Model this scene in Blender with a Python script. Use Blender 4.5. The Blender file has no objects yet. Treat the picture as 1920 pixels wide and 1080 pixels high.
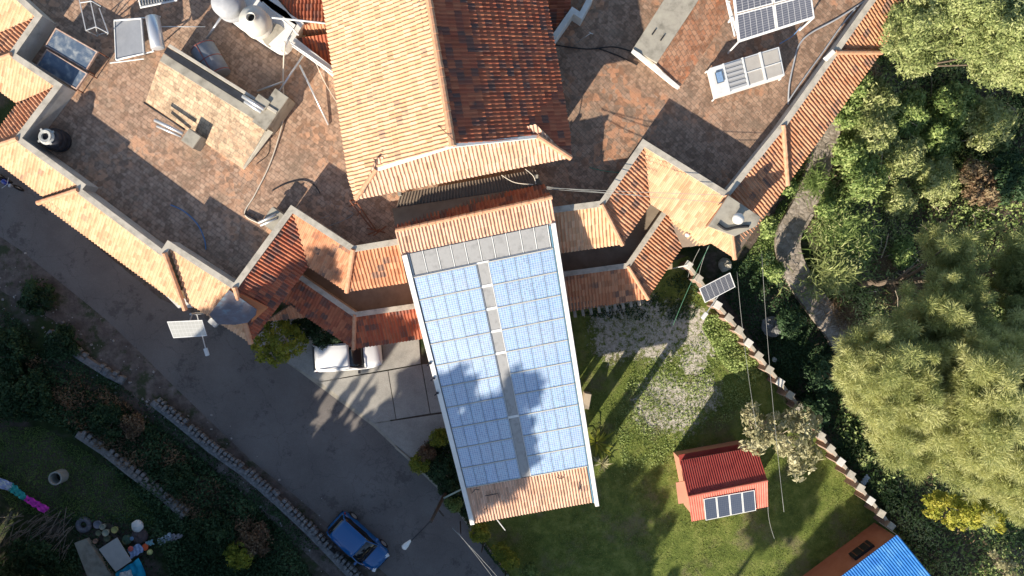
import bpy, bmesh, math, random
import numpy as np
from mathutils import Vector, Matrix
random.seed(7); RNG = np.random.default_rng(7)
S = bpy.context.scene
COL = S.collection
R = math.radians
# ------------------------------------------------------------------ camera
CH, CF = 46.0, 1450.0            # camera height (m), focal length in photo pixels (1920 wide)
cd = bpy.data.cameras.new('camera'); cam = bpy.data.objects.new('camera', cd); COL.objects.link(cam)
cam.location = (0, 0, CH); cam.rotation_euler = (0, 0, 0)
cd.sensor_width = 36; cd.lens = 36*CF/1920; cd.clip_end = 900; cd.clip_start = .5
S.camera = cam
# ------------------------------------------------------------------ light
SUN_EL, SUN_AZ = 25.0, 214.0      # azimuth clockwise from +Y
w = bpy.data.worlds.new('World'); S.world = w; w.use_nodes = True
nt = w.node_tree; nt.nodes.clear()
sky = nt.nodes.new('ShaderNodeTexSky'); sky.sky_type = 'NISHITA'; sky.sun_disc = False
sky.sun_elevation = R(SUN_EL); sky.sun_rotation = R(SUN_AZ); sky.air_density = 1.0; sky.dust_density = .6
bg = nt.nodes.new('ShaderNodeBackground'); bg.inputs[1].default_value = .098
ow = nt.nodes.new('ShaderNodeOutputWorld')
nt.links.new(sky.outputs[0], bg.inputs[0]); nt.links.new(bg.outputs[0], ow.inputs[0])
sd = bpy.data.lights.new('sun', 'SUN'); so = bpy.data.objects.new('sun', sd); COL.objects.link(so)
sd.energy = 4.8; sd.angle = R(.5); sd.color = (1.0, .89, .74)
sv = Vector((math.sin(R(SUN_AZ))*math.cos(R(SUN_EL)), math.cos(R(SUN_AZ))*math.cos(R(SUN_EL)), math.sin(R(SUN_EL))))
so.rotation_euler = sv.to_track_quat('Z', 'Y').to_euler(); so.location = sv*120
S.view_settings.view_transform = 'Standard'; S.view_settings.look = 'None'
S.view_settings.exposure = .95; S.view_settings.gamma = 1

# ------------------------------------------------------------------ helpers
def P(x, y, z=0.0):
    k = (CH-z)/CF
    return Vector(((x-960)*k, (540-y)*k, z))
def UV2XY(u, v): return (.829*u+.559*v, -.559*u+.829*v)   # across / along the sun's azimuth

def wloc(o):
    v = Vector((0, 0, 0))
    while o is not None: v = v+o.location; o = o.parent
    return v
def tagp(o, label=None, cat=None, group=None, kind=None):
    if label: o['label'] = label
    if cat: o['category'] = cat
    if group: o['group'] = group
    if kind: o['kind'] = kind
    return o
def thing(name, label, cat, loc=(0, 0, 0), rz=0, group=None):
    o = bpy.data.objects.new(name, None); COL.objects.link(o)
    o.location = loc; o.rotation_euler = (0, 0, rz); o.empty_display_size = .3
    return tagp(o, label, cat, group)
def copy_tree(o, parent=None):
    c = o.copy(); COL.objects.link(c); c.parent = parent
    for ch in list(o.children): copy_tree(ch, c)
    return c

class MB:
    def __init__(s): s.v = []; s.f = []; s.m = []
    def add(s, vs, fs, mi=0):
        b = len(s.v); s.v += [tuple(q) for q in vs]
        for f in fs: s.f.append([b+i for i in f]); s.m.append(mi)
        return s
    def box(s, c, d, rz=0, mi=0, rx=0, ry=0):
        M = Matrix.Rotation(rz, 3, 'Z') @ Matrix.Rotation(ry, 3, 'Y') @ Matrix.Rotation(rx, 3, 'X')
        c = Vector(c); vs = []
        for z in (-1, 1):
            for x, y in ((-1, -1), (1, -1), (1, 1), (-1, 1)):
                vs.append(c+M @ Vector((x*d[0]/2, y*d[1]/2, z*d[2]/2)))
        return s.add(vs, [(3, 2, 1, 0), (4, 5, 6, 7), (0, 1, 5, 4), (1, 2, 6, 5), (2, 3, 7, 6), (3, 0, 4, 7)], mi)
    def hull(s, bot, top, mi=0):
        n = len(bot)
        s.add(list(bot)+list(top), [tuple(range(n-1, -1, -1)), tuple(range(n, 2*n))]+[(i, (i+1) % n, n+(i+1) % n, n+i) for i in range(n)], mi)
        return s
    def prism(s, xy, z0, z1, mi=0):
        return s.hull([(p[0], p[1], z0) for p in xy], [(p[0], p[1], z1) for p in xy], mi)
    def slab(s, pts, t, mi=0):
        pts = [Vector(p) for p in pts]
        n = (pts[1]-pts[0]).cross(pts[2]-pts[0]).normalized()
        if n.z < 0: n = -n
        return s.hull([p-n*t for p in pts], pts, mi)
    def cyl(s, a, b, r0, r1=None, n=10, mi=0, cap=True):
        a = Vector(a); b = Vector(b); r1 = r0 if r1 is None else r1
        d = (b-a).normalized(); e = d.orthogonal().normalized(); g = d.cross(e)
        vs = [a+(e*math.cos(t)+g*math.sin(t))*r0 for t in [2*math.pi*i/n for i in range(n)]]
        vs += [b+(e*math.cos(t)+g*math.sin(t))*r1 for t in [2*math.pi*i/n for i in range(n)]]
        fs = [(i, (i+1) % n, n+(i+1) % n, n+i) for i in range(n)]
        if cap: fs += [tuple(range(n-1, -1, -1)), tuple(range(n, 2*n))]
        return s.add(vs, fs, mi)
    def tube(s, pts, r, n=6, mi=0, rf=None):
        pts = [Vector(p) for p in pts]; vs = []; fs = []; L = len(pts)
        up = Vector((0, 0, 1))
        for i, p in enumerate(pts):
            d = (pts[min(i+1, L-1)]-pts[max(i-1, 0)]).normalized()
            e = d.cross(up)
            if e.length < 1e-3: e = d.cross(Vector((1, 0, 0)))
            e.normalize(); g = e.cross(d)
            rr = rf(i) if rf else r
            for k in range(n):
                t = 2*math.pi*k/n; vs.append(p+(e*math.cos(t)+g*math.sin(t))*rr)
        for i in range(L-1):
            for k in range(n):
                fs.append((i*n+k, i*n+(k+1) % n, (i+1)*n+(k+1) % n, (i+1)*n+k))
        fs += [tuple(range(n-1, -1, -1)), tuple(range((L-1)*n, L*n))]
        return s.add(vs, fs, mi)
    def lathe(s, c, prof, n=20, mi=0):
        c = Vector(c); vs = []; fs = []
        for r, z in prof:
            for k in range(n):
                t = 2*math.pi*k/n; vs.append(c+Vector((r*math.cos(t), r*math.sin(t), z)))
        for i in range(len(prof)-1):
            for k in range(n): fs.append((i*n+k, i*n+(k+1) % n, (i+1)*n+(k+1) % n, (i+1)*n+k))
        return s.add(vs, fs, mi)
    def build(s, name, mats, parent=None, label=None, smooth=False, bevel=0, local=False, seg=2):
        me = bpy.data.meshes.new(name)
        off = Vector((0, 0, 0)) if (parent is None or local) else wloc(parent)
        me.from_pydata([(a[0]-off.x, a[1]-off.y, a[2]-off.z) for a in s.v], [], s.f)
        if not isinstance(mats, (list, tuple)): mats = [mats]
        for m in mats: me.materials.append(m)
        me.polygons.foreach_set('material_index', s.m)
        bm = bmesh.new(); bm.from_mesh(me); bmesh.ops.recalc_face_normals(bm, faces=bm.faces)
        if bevel: bmesh.ops.bevel(bm, geom=[e for e in bm.edges if len(e.link_faces) == 2 and e.calc_face_angle(0) > .5], offset=bevel, segments=seg, affect='EDGES', clamp_overlap=True)
        bm.to_mesh(me); bm.free()
        if smooth:
            for p in me.polygons: p.use_smooth = True
        o = bpy.data.objects.new(name, me); COL.objects.link(o)
        if parent: o.parent = parent
        if label: o['label'] = label
        return o

def spline(pts, n=8):
    pts = [Vector(p) for p in pts]; out = []
    for i in range(len(pts)-1):
        p0 = pts[max(i-1, 0)]; p1 = pts[i]; p2 = pts[i+1]; p3 = pts[min(i+2, len(pts)-1)]
        for k in range(n):
            t = k/n
            out.append(.5*((2*p1)+(p2-p0)*t+(2*p0-5*p1+4*p2-p3)*t*t+(3*p1-p0-3*p2+p3)*t**3))
    out.append(pts[-1]); return out

# ------------------------------------------------------------------ materials
def mat(name, col, rough=.8, metal=0, spec=.3):
    m = bpy.data.materials.new(name); m.use_nodes = True
    b = m.node_tree.nodes['Principled BSDF']
    b.inputs['Base Color'].default_value = (*col, 1); b.inputs['Roughness'].default_value = rough
    b.inputs['Metallic'].default_value = metal; b.inputs['Specular IOR Level'].default_value = spec
    return m
class NT:
    def __init__(s, m): s.t = m.node_tree; s.b = s.t.nodes['Principled BSDF']
    def n(s, ty, **k):
        x = s.t.nodes.new(ty)
        for a, b in k.items(): setattr(x, a, b)
        return x
    def l(s, a, b): s.t.links.new(a, b)
    def coord(s, kind='Object', rot=0, scale=(1, 1, 1)):
        tc = s.n('ShaderNodeTexCoord'); mp = s.n('ShaderNodeMapping')
        mp.inputs['Rotation'].default_value = (0, 0, rot); mp.inputs['Scale'].default_value = scale
        s.l(tc.outputs[kind], mp.inputs[0]); return mp.outputs[0]
    def noise(s, vec, sc, det=4, ro=.55):
        x = s.n('ShaderNodeTexNoise'); x.inputs['Scale'].default_value = sc; x.inputs['Detail'].default_value = det
        x.inputs['Roughness'].default_value = ro
        if vec is not None: s.l(vec, x.inputs['Vector'])
        return x.outputs['Fac']
    def ramp(s, fac, stops, interp='LINEAR'):
        r = s.n('ShaderNodeValToRGB'); e = r.color_ramp.elements; r.color_ramp.interpolation = interp
        while len(e) > 1: e.remove(e[-1])
        e[0].position = stops[0][0]; e[0].color = (*stops[0][1], 1)
        for p, c in stops[1:]:
            q = e.new(p); q.color = (*c, 1)
        s.l(fac, r.inputs[0]); return r.outputs[0]
    def fr(s, fac, a, b):           # smooth 0..1 between a and b
        r = s.n('ShaderNodeMapRange'); r.clamp = True; r.interpolation_type = 'SMOOTHSTEP'
        r.inputs['From Min'].default_value = a; r.inputs['From Max'].default_value = b
        s.l(fac, r.inputs[0]); return r.outputs[0]
    def mix(s, fac, a, b, mode='MIX'):
        x = s.n('ShaderNodeMix'); x.data_type = 'RGBA'; x.blend_type = mode
        for i, q in ((0, fac), (6, a), (7, b)):
            if isinstance(q, (int, float)): x.inputs[i].default_value = q
            elif isinstance(q, tuple): x.inputs[i].default_value = (*q, 1)
            else: s.l(q, x.inputs[i])
        return x.outputs[2]
    def math(s, op, a, b=0.0):
        x = s.n('ShaderNodeMath'); x.operation = op
        for i, q in ((0, a), (1, b)):
            if isinstance(q, (int, float)): x.inputs[i].default_value = q
            else: s.l(q, x.inputs[i])
        return x.outputs[0]
    def bump(s, h, st, dist=.02):
        x = s.n('ShaderNodeBump'); x.inputs['Strength'].default_value = st; x.inputs['Distance'].default_value = dist
        s.l(h, x.inputs['Height']); s.l(x.outputs[0], s.b.inputs['Normal'])
    def color(s, c): s.l(c, s.b.inputs['Base Color'])
    def near(s, vec, x, y, r, soft=.5):          # 1 inside a round patch of ground
        d = s.n('ShaderNodeVectorMath'); d.operation = 'DISTANCE'; s.l(vec, d.inputs[0]); d.inputs[1].default_value = (x, y, 0)
        return s.math('SUBTRACT', 1.0, s.fr(d.outputs['Value'], r*(1-soft), r*(1+soft)))

def noisy(name, c1, c2, scale=3, rough=.85, bump=.3, det=6, c3=None, metal=0, spec=.3, bs=40, bd=.01):
    m = mat(name, c1, rough, metal, spec); k = NT(m); v = k.coord()
    st = [(.3, c1), (.7, c2)] if c3 is None else [(.25, c1), (.5, c2), (.72, c3)]
    c = k.ramp(k.noise(v, scale, det, .65), st)
    k.color(c)
    if bump: k.bump(k.noise(v, bs, 4), bump, bd)
    return m

def clay(name, base, pale, dark, darkfrac, moss=.2, groups=1.0):
    m = mat(name, base, .85, 0, .25); k = NT(m); uv = k.coord('UV')
    fl = k.n('ShaderNodeVectorMath', operation='FLOOR'); k.l(uv, fl.inputs[0])
    wn = k.n('ShaderNodeTexWhiteNoise', noise_dimensions='2D'); k.l(fl.outputs[0], wn.inputs['Vector'])
    sc = k.n('ShaderNodeVectorMath', operation='MULTIPLY'); k.l(uv, sc.inputs[0]); sc.inputs[1].default_value = (.5, 1, 1)
    f2 = k.n('ShaderNodeVectorMath', operation='FLOOR'); k.l(sc.outputs[0], f2.inputs[0])
    w2 = k.n('ShaderNodeTexWhiteNoise', noise_dimensions='2D'); k.l(f2.outputs[0], w2.inputs['Vector'])
    c = k.mix(wn.outputs['Value'], base, pale)
    w3 = k.n('ShaderNodeTexWhiteNoise', noise_dimensions='3D'); k.l(fl.outputs[0], w3.inputs['Vector'])
    c = k.mix(k.math('MULTIPLY', k.fr(w3.outputs['Value'], .55, 1.0), .5), c, tuple(x*.55 for x in base))
    c = k.mix(k.math('MULTIPLY', k.fr(k.noise(k.coord('Object'), .8, 6, .7), .5, .7), .35), c, (base[0]*.95, base[1]*.72, base[2]*.6))
    # groups of dark, lichen covered tiles
    obj = k.coord('Object'); big = k.noise(obj, .55, 3)
    mixv = k.math('ADD', k.math('MULTIPLY', w2.outputs['Value'], .65), k.math('MULTIPLY', big, .55))
    dm = k.fr(mixv, .86-darkfrac*.55, .89-darkfrac*.55)
    c = k.mix(k.math('MULTIPLY', dm, k.math('ADD', k.math('MULTIPLY', wn.outputs['Value'], .6), .3)), c, dark)
    n3 = k.noise(obj, 2.2, 8, .7)
    c = k.mix(k.math('MULTIPLY', k.fr(n3, .52, .75), moss), c, dark)
    c = k.mix(k.math('MULTIPLY', k.fr(k.noise(obj, 14, 4), .45, .8), .18), c, pale)
    k.color(c); k.bump(k.noise(obj, 60, 3), .35, .01)
    return m
M = {}
M['clay_pale'] = clay('clay_pale', (.60, .36, .21), (.70, .46, .29), (.30, .20, .15), -.1, .2)  # clay of the sun-facing slopes, their sunlight put into the colour
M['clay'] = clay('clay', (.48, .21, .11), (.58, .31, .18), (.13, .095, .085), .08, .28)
M['clay_red'] = clay('clay_red', (.36, .105, .06), (.46, .17, .09), (.085, .07, .07), .26, .22)  # same clay on slopes turned from the sun, shade put into the colour
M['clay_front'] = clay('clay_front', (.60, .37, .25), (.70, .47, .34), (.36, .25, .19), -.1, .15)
M['deck'] = noisy('roof_board', (.16, .12, .09), (.22, .17, .13), 2)
M['wall_ochre'] = noisy('wall_ochre', (.45, .30, .18), (.52, .37, .24), .8)
M['wall_pink'] = noisy('wall_pink', (.52, .25, .17), (.58, .30, .20), .8)
M['parapet'] = noisy('parapet_plaster', (.30, .28, .25), (.47, .44, .40), 1.6, c3=(.52, .49, .45))
M['coping'] = noisy('coping_cement', (.26, .24, .20), (.46, .42, .35), 2.5, c3=(.55, .50, .42))
M['white'] = noisy('white_paint', (.66, .64, .60), (.80, .78, .74), 1.5, .6)
M['white_plaster'] = noisy('white_plaster', (.55, .53, .48), (.78, .75, .70), 1.2, .8)
M['concrete'] = noisy('old_concrete', (.18, .165, .13), (.36, .33, .27), 1.8, c3=(.42, .39, .31))
M['steel'] = mat('galvanised_steel', (.62, .62, .62), .4, .6)
M['white_metal'] = noisy('white_metal', (.62, .63, .62), (.74, .74, .72), 3, .45)
M['rust'] = noisy('rusty_steel', (.17, .06, .035), (.27, .11, .06), 5, .8)
M['dark_metal'] = mat('dark_metal', (.035, .035, .04), .5, .3)
M['black_rubber'] = mat('black_rubber', (.02, .02, .022), .75)
M['black_plastic'] = noisy('black_plastic', (.015, .015, .02), (.04, .04, .05), 3, .45)
M['grey_plastic'] = noisy('grey_plastic', (.30, .31, .33), (.42, .43, .45), 1.5, .55)
M['hose_white'] = mat('hose_cream', (.62, .55, .45), .6)
M['hose_blue'] = mat('hose_blue', (.10, .22, .42), .5)
M['wood'] = noisy('weathered_wood', (.045, .035, .03), (.09, .07, .055), 6)
M['wire'] = mat('wire_grey', (.30, .30, .28), .5)
M['wire_green'] = mat('wire_green', (.08, .22, .14), .5)

def brick_floor(name, rot, cols, mortar, patch, size=.21, gr=(.22, .17, .125)):
    m = mat(name, cols[0], .9, 0, .2); k = NT(m); v = k.coord('Object', rot)
    b = k.n('ShaderNodeTexBrick'); k.l(v, b.inputs['Vector']); b.offset = 0.5; b.offset_frequency = 2
    b.inputs['Scale'].default_value = 1; b.inputs['Brick Width'].default_value = size*1.35; b.inputs['Row Height'].default_value = size
    b.inputs['Mortar Size'].default_value = .014; b.inputs['Mortar Smooth'].default_value = .3; b.inputs['Bias'].default_value = 0
    b.inputs['Color1'].default_value = (*cols[0], 1); b.inputs['Color2'].default_value = (*cols[1], 1); b.inputs['Mortar'].default_value = (*mortar, 1)
    # per-brick extra variation
    sc = k.n('ShaderNodeVectorMath', operation='MULTIPLY'); k.l(v, sc.inputs[0]); sc.inputs[1].default_value = (1/(size*1.35), 1/size, 0)
    vo = k.n('ShaderNodeTexVoronoi'); vo.feature = 'F1'; k.l(v, vo.inputs['Vector']); vo.inputs['Scale'].default_value = 1/(size*1.15)
    c = b.outputs['Color']
    sp = k.n('ShaderNodeSeparateColor'); k.l(vo.outputs['Color'], sp.inputs[0])
    o = k.coord('Object')
    big = k.noise(o, .32, 5, .6); mid = k.noise(o, 1.3, 6, .7); fine = k.noise(o, 9, 5, .7)
    mm = k.math('MULTIPLY', k.fr(sp.outputs[0], .45, .6), k.fr(big, .47, .60))
    c = k.mix(k.math('MULTIPLY', mm, .75), c, patch)
    c = k.mix(k.math('MULTIPLY', k.fr(k.math('ADD', k.math('MULTIPLY', sp.outputs[1], .4), mid), .62, .86), .55), c, tuple(x*.36 for x in cols[0]))
    c = k.mix(k.math('MULTIPLY', k.fr(k.noise(o, .55, 6, .7), .50, .66), .55), c, gr)
    c = k.mix(k.math('MULTIPLY', k.fr(fine, .45, .75), .25), c, tuple(min(1, x*1.5) for x in cols[1]))
    k.color(c)
    h = k.math('ADD', k.math('MULTIPLY', b.outputs['Fac'], -1.0), k.math('MULTIPLY', fine, .6)); k.bump(h, .7, .012)
    return m
M['brick_left'] = brick_floor('terrace_brick_left', R(37), ((.38, .24, .165), (.50, .34, .24)), (.22, .16, .12), (.58, .32, .19))
M['brick_right'] = brick_floor('terrace_brick_right', R(45), ((.30, .19, .13), (.40, .265, .185)), (.20, .155, .115), (.50, .24, .13))
M['brick_pale'] = brick_floor('wedge_brick_pale', R(35), ((.42, .29, .19), (.56, .42, .28)), (.27, .22, .16), (.60, .38, .24))
M['brick_orange'] = brick_floor('wedge_brick_orange', R(50), ((.40, .18, .10), (.47, .27, .17)), (.17, .13, .10), (.55, .20, .09), gr=(.22, .17, .13))

# ------------------------------------------------------------------ roof tiles
def tile_roof(name, polys, material, parent, period=.18, row=.36, amp=.042, step=.028, label=None, under=True):
    polys = [[Vector(p) for p in q] for q in polys]
    q = polys[0]; n = (q[1]-q[0]).cross(q[2]-q[0]).normalized()
    if n.z < 0: n = -n
    d = Vector((0, 0, -1)); d = (d-n*d.dot(n)).normalized(); a = n.cross(d).normalized(); O = q[0]
    off = wloc(parent) if parent else Vector((0, 0, 0))
    su, sv_ = random.randint(0, 900), random.randint(0, 900)
    bm_all = bmesh.new(); uvl = bm_all.loops.layers.uv.new('UVMap')
    for q in polys:
        A = [(p-O).dot(a) for p in q]; D = [(p-O).dot(d) for p in q]
        c0 = math.floor(min(A)/period)-1; c1 = math.ceil(max(A)/period)+1
        r0 = math.floor(min(D)/row)-1; r1 = math.ceil(max(D)/row)+1
        SS = 6; prof = [math.sin(2*math.pi*k/SS) for k in range(SS+1)]
        bm = bmesh.new(); ul = bm.loops.layers.uv.new('UVMap')
        for r in range(r0, r1):
            prev = None
            sh = random.uniform(-.01, .01)
            for c in range(c0, c1):
                jit = random.uniform(-.007, .007); 
                for k in range(SS if c < c1-1 else SS+1):
                    aa = (c+k/SS)*period+sh
                    h = amp*(prof[k] if prof[k] > 0 else prof[k]*.55)
                    jj = jit if 0 < k < SS//2 else 0
                    t = bm.verts.new(O+a*aa+d*(r*row)+n*(h+jj))
                    b_ = bm.verts.new(O+a*aa+d*((r+1)*row)+n*(h+step+jj))
                    e_ = bm.verts.new(O+a*aa+d*((r+1)*row+.004)+n*(h-.004))
                    cur = (t, b_, e_, aa)
                    if prev:
                        for vs in ((prev[0], t, b_, prev[1]), (prev[1], b_, e_, prev[2])):
                            fc = bm.faces.new(vs)
                            um = (prev[3]+aa)/2/period
                            for lp in fc.loops: lp[ul].uv = (um+su, r+.5+sv_)
                    prev = cur
        cen = sum(q, Vector())/len(q)
        for i in range(len(q)):
            e = q[(i+1) % len(q)]-q[i]
            if e.length < 1e-4: continue
            pn = e.cross(n).normalized()
            if pn.dot(cen-q[i]) > 0: pn = -pn
            g = bm.verts[:]+bm.edges[:]+bm.faces[:]
            bmesh.ops.bisect_plane(bm, geom=g, plane_co=q[i], plane_no=pn, clear_outer=True)
        bmesh.ops.translate(bm, verts=bm.verts, vec=-off)
        if under:
            top = [bm.verts.new(p-n*.05-off) for p in q]; bot = [bm.verts.new(p-n*.15-off) for p in q]
            for fcs in [top, bot[::-1]]+[[top[i], bot[i], bot[(i+1) % len(q)], top[(i+1) % len(q)]] for i in range(len(q))]:
                fc = bm.faces.new(fcs); fc.material_index = 1
        tmp = bpy.data.meshes.new('tmp'); bm.to_mesh(tmp); bm.free(); bm_all.from_mesh(tmp); bpy.data.meshes.remove(tmp)
    me = bpy.data.meshes.new(name); bm_all.normal_update()
    for fc in bm_all.faces:
        if fc.normal.z < 0 and fc.material_index == 0: fc.normal_flip()
    bm_all.to_mesh(me); bm_all.free()
    me.materials.append(material); me.materials.append(M['deck'])
    o = bpy.data.objects.new(name, me); COL.objects.link(o)
    if parent: o.parent = parent
    if label: o['label'] = label
    return o
def ridge_cap(parent, a, b, r=.13, material=None, name='ridge_cap', label=None, seg=.36):
    a = Vector(a); b = Vector(b); L = (b-a).length; n = max(2, int(L/seg)); m = MB()
    for i in range(n):
        p = a.lerp(b, i/n); q = a.lerp(b, (i+1)/n)+(b-a).normalized()*.03
        m.cyl(p, q, r*random.uniform(.9, 1.0), r*random.uniform(1.05, 1.2), 9)
    o = m.build(name, material or M['clay_cap'], parent, label); return o
M['clay_cap'] = noisy('ridge_clay', (.42, .19, .10), (.55, .30, .18), 5, c3=(.50, .34, .22))

def offs(pts, dist):                      # mitred offset of an open polyline (XY), +left
    pts = [Vector((p[0], p[1])) for p in pts]; out = []
    nr = []
    for i in range(len(pts)-1):
        e = (pts[i+1]-pts[i]).normalized(); nr.append(Vector((-e.y, e.x)))
    for i in range(len(pts)):
        if i == 0: out.append(pts[0]+nr[0]*dist)
        elif i == len(pts)-1: out.append(pts[i]+nr[-1]*dist)
        else:
            b = nr[i-1]+nr[i]; out.append(pts[i]+b*(dist/(1+nr[i-1].dot(nr[i]))))
    return out
def wall_line(mb, pts, wd, z0, z1, mi=0):
    a = offs(pts, wd/2); b = offs(pts, -wd/2)
    for i in range(len(pts)-1):
        mb.prism([a[i], a[i+1], b[i+1], b[i]], z0, z1, mi)

# ------------------------------------------------------------------ foliage
def leafmat(name, cols, trans=.3, rough=.6):
    m = bpy.data.materials.new(name); m.use_nodes = True; t = m.node_tree; k = NT(m)
    at = k.n('ShaderNodeAttribute'); at.attribute_name = 'tint'
    c = k.ramp(at.outputs['Fac'], [(i/(len(cols)-1), q) for i, q in enumerate(cols)])
    k.color(c); k.b.inputs['Roughness'].default_value = rough; k.b.inputs['Specular IOR Level'].default_value = .25
    tr = k.n('ShaderNodeBsdfTranslucent'); k.l(c, tr.inputs[0]); mx = k.n('ShaderNodeMixShader'); mx.inputs[0].default_value = trans
    k.l(k.b.outputs[0], mx.inputs[1]); k.l(tr.outputs[0], mx.inputs[2])
    k.l(mx.outputs[0], t.nodes['Material Output'].inputs[0]); return m
def np_mesh(name, V, nper, tint, material, parent=None, local=False):
    V = np.asarray(V, dtype=np.float32).reshape(-1, 3)
    if parent is not None and not local:
        V = V-np.array(wloc(parent), dtype=np.float32)
    nv = len(V); nf = nv//nper
    me = bpy.data.meshes.new(name); me.vertices.add(nv); me.vertices.foreach_set('co', V.ravel())
    me.loops.add(nv); me.loops.foreach_set('vertex_index', np.arange(nv, dtype=np.int32))
    me.polygons.add(nf); me.polygons.foreach_set('loop_start', np.arange(0, nv, nper, dtype=np.int32))
    me.update(calc_edges=True)
    at = me.attributes.new('tint', 'FLOAT', 'POINT'); at.data.foreach_set('value', np.repeat(np.clip(tint, 0, 1), nper).astype(np.float32))
    me.materials.append(material); o = bpy.data.objects.new(name, me); COL.objects.link(o)
    if parent is not None: o.parent = parent
    return o
def unit(a): return a/np.maximum(np.linalg.norm(a, axis=1, keepdims=True), 1e-6)
def leaves(cl, per, size, asp=.5, shell=.5, flat=.6, tvar=.25, up=.4):
    """clumps cl (n,5: x,y,z,r,tint) -> diamond leaves on and in every clump"""
    cl = np.asarray(cl); n = len(cl); C = np.repeat(cl, per, axis=0); N = len(C)
    d = unit(RNG.normal(size=(N, 3))); d[:, 2] = np.where(d[:, 2] < -.3, -d[:, 2], d[:, 2])
    rr = C[:, 3:4]*(shell+(1-shell)*RNG.random((N, 1)))
    p = C[:, :3]+d*rr*np.array([1, 1, flat])
    nrm = unit(d+RNG.normal(size=(N, 3))*.7+np.array([0, 0, up]))
    a = unit(np.cross(nrm, RNG.normal(size=(N, 3)))); b = np.cross(nrm, a)
    s = size*(.6+.8*RNG.random((N, 1)))
    V = np.stack([p-a*s, p-b*s*asp, p+a*s, p+b*s*asp], axis=1)
    t = C[:, 4]+RNG.normal(size=N)*tvar*.5
    return V.reshape(-1, 3), t
def needles(cl, per, length, width=.02, up=.25, tvar=.2, inner=.12):
    cl = np.asarray(cl); C = np.repeat(cl, per, axis=0); N = len(C)
    d = unit(RNG.normal(size=(N, 3))+np.array([0, 0, up]))
    st = C[:, :3]+d*C[:, 3:4]*.75*RNG.random((N, 1))**.6
    L = C[:, 3:4]*(.25+.3*RNG.random((N, 1)))*length; d = unit(d+RNG.normal(size=(N, 3))*.35)
    e = st+d*L; sd_ = unit(np.cross(d, RNG.normal(size=(N, 3))))*width
    V = np.stack([st-sd_, st+sd_, e], axis=1)
    t = C[:, 4]+RNG.normal(size=N)*tvar*.5
    return V.reshape(-1, 3), t
def inpoly(x, y, poly):
    ins = np.zeros(len(x), bool); n = len(poly); j = n-1
    for i in range(n):
        xi, yi = poly[i]; xj, yj = poly[j]
        c = ((yi > y) != (yj > y)) & (x < (xj-xi)*(y-yi)/(yj-yi+1e-9)+xi); ins ^= c; j = i
    return ins
def edgedist(x, y, poly):
    D = np.full(len(x), 1e9); n = len(poly)
    for i in range(n):
        a = np.array(poly[i], float); b = np.array(poly[(i+1) % n], float); ab = b-a
        t = np.clip(((x-a[0])*ab[0]+(y-a[1])*ab[1])/(ab@ab), 0, 1)
        D = np.minimum(D, np.hypot(x-a[0]-t*ab[0], y-a[1]-t*ab[1]))
    return D
def sample(poly, n):
    P_ = np.array(poly, float); lo = P_.min(0); hi = P_.max(0); xs = []; ys = []
    c = 0
    while c < n:
        x = lo[0]+(hi[0]-lo[0])*RNG.random(n*2); y = lo[1]+(hi[1]-lo[1])*RNG.random(n*2); k = inpoly(x, y, poly)
        xs.append(x[k]); ys.append(y[k]); c += k.sum()
    return np.concatenate(xs)[:n], np.concatenate(ys)[:n]
def to_world(x, y, z):
    k = (CH-z)/CF; return np.stack([(x-960)*k, (540-y)*k, z], axis=1)
def clumps_px(poly, n, z0, z1, r, D=60, bumps=.5, tint=(.3, .8), drop=0.0, spots=0):
    """clump centres for a crown seen from above: its outline at height z0..z1"""
    x, y = sample(poly, n*3); d = edgedist(x, y, poly); kk = d > (min(r*30, D*.35) if r > .52 else 3); x, y, d = x[kk][:n], y[kk][:n], d[kk][:n]; n = len(x)
    f = np.sqrt(np.clip(d/D, 0, 1)); z = z0+(z1-z0)*f+RNG.normal(size=n)*bumps
    if drop: m = RNG.random(n) < drop; z = np.where(m, z-(z1-z0)*.6*RNG.random(n), z)
    W = to_world(x, y, z)
    rr = r*(.65+.7*RNG.random(n)); t = tint[0]+(tint[1]-tint[0])*RNG.random(n)
    return np.column_stack([W, rr, t])
def trunk(mb, base, top, r0, r1, bend=.4):
    base = Vector(base); top = Vector(top); pts = [base]
    for i in range(1, 6):
        t = i/6; pts.append(base.lerp(top, t)+Vector((random.uniform(-bend, bend), random.uniform(-bend, bend), 0))*math.sin(t*3.14))
    pts.append(top); pts = spline(pts, 3); n = len(pts)
    mb.tube(pts, r0, 8, rf=lambda i: r0+(r1-r0)*i/(n-1))
def limbs(mb, start, ends, r0, r1):
    for e in ends:
        s = Vector(start); e = Vector(e); mid = s.lerp(e, .5)+Vector((random.uniform(-.4, .4), random.uniform(-.4, .4), random.uniform(0, .5)))
        pts = spline([s, mid, e], 5); n = len(pts)
        mb.tube(pts, r0, 6, rf=lambda i: r0+(r1-r0)*i/(n-1))
M['bark'] = noisy('bark', (.10, .075, .055), (.20, .155, .115), 8)
M['bark_pale'] = noisy('bark_pale', (.28, .23, .17), (.42, .36, .28), 8)
M['lf_pine'] = leafmat('pine_needles', [(.18, .22, .08), (.40, .43, .16), (.60, .60, .28)], .4)
M['lf_olive'] = leafmat('olive_foliage', [(.14, .18, .06), (.34, .39, .14), (.50, .52, .24)], .3)
M['lf_green'] = leafmat('green_foliage', [(.06, .10, .03), (.20, .29, .08), (.42, .50, .18)], .3)
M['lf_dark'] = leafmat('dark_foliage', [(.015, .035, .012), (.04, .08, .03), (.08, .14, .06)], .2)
M['lf_dry'] = leafmat('dry_foliage', [(.10, .06, .035), (.22, .14, .08), (.36, .28, .16)], .25)
M['lf_yellow'] = leafmat('yellow_green_foliage', [(.13, .17, .03), (.30, .32, .04), (.50, .46, .08)], .35)
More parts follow.
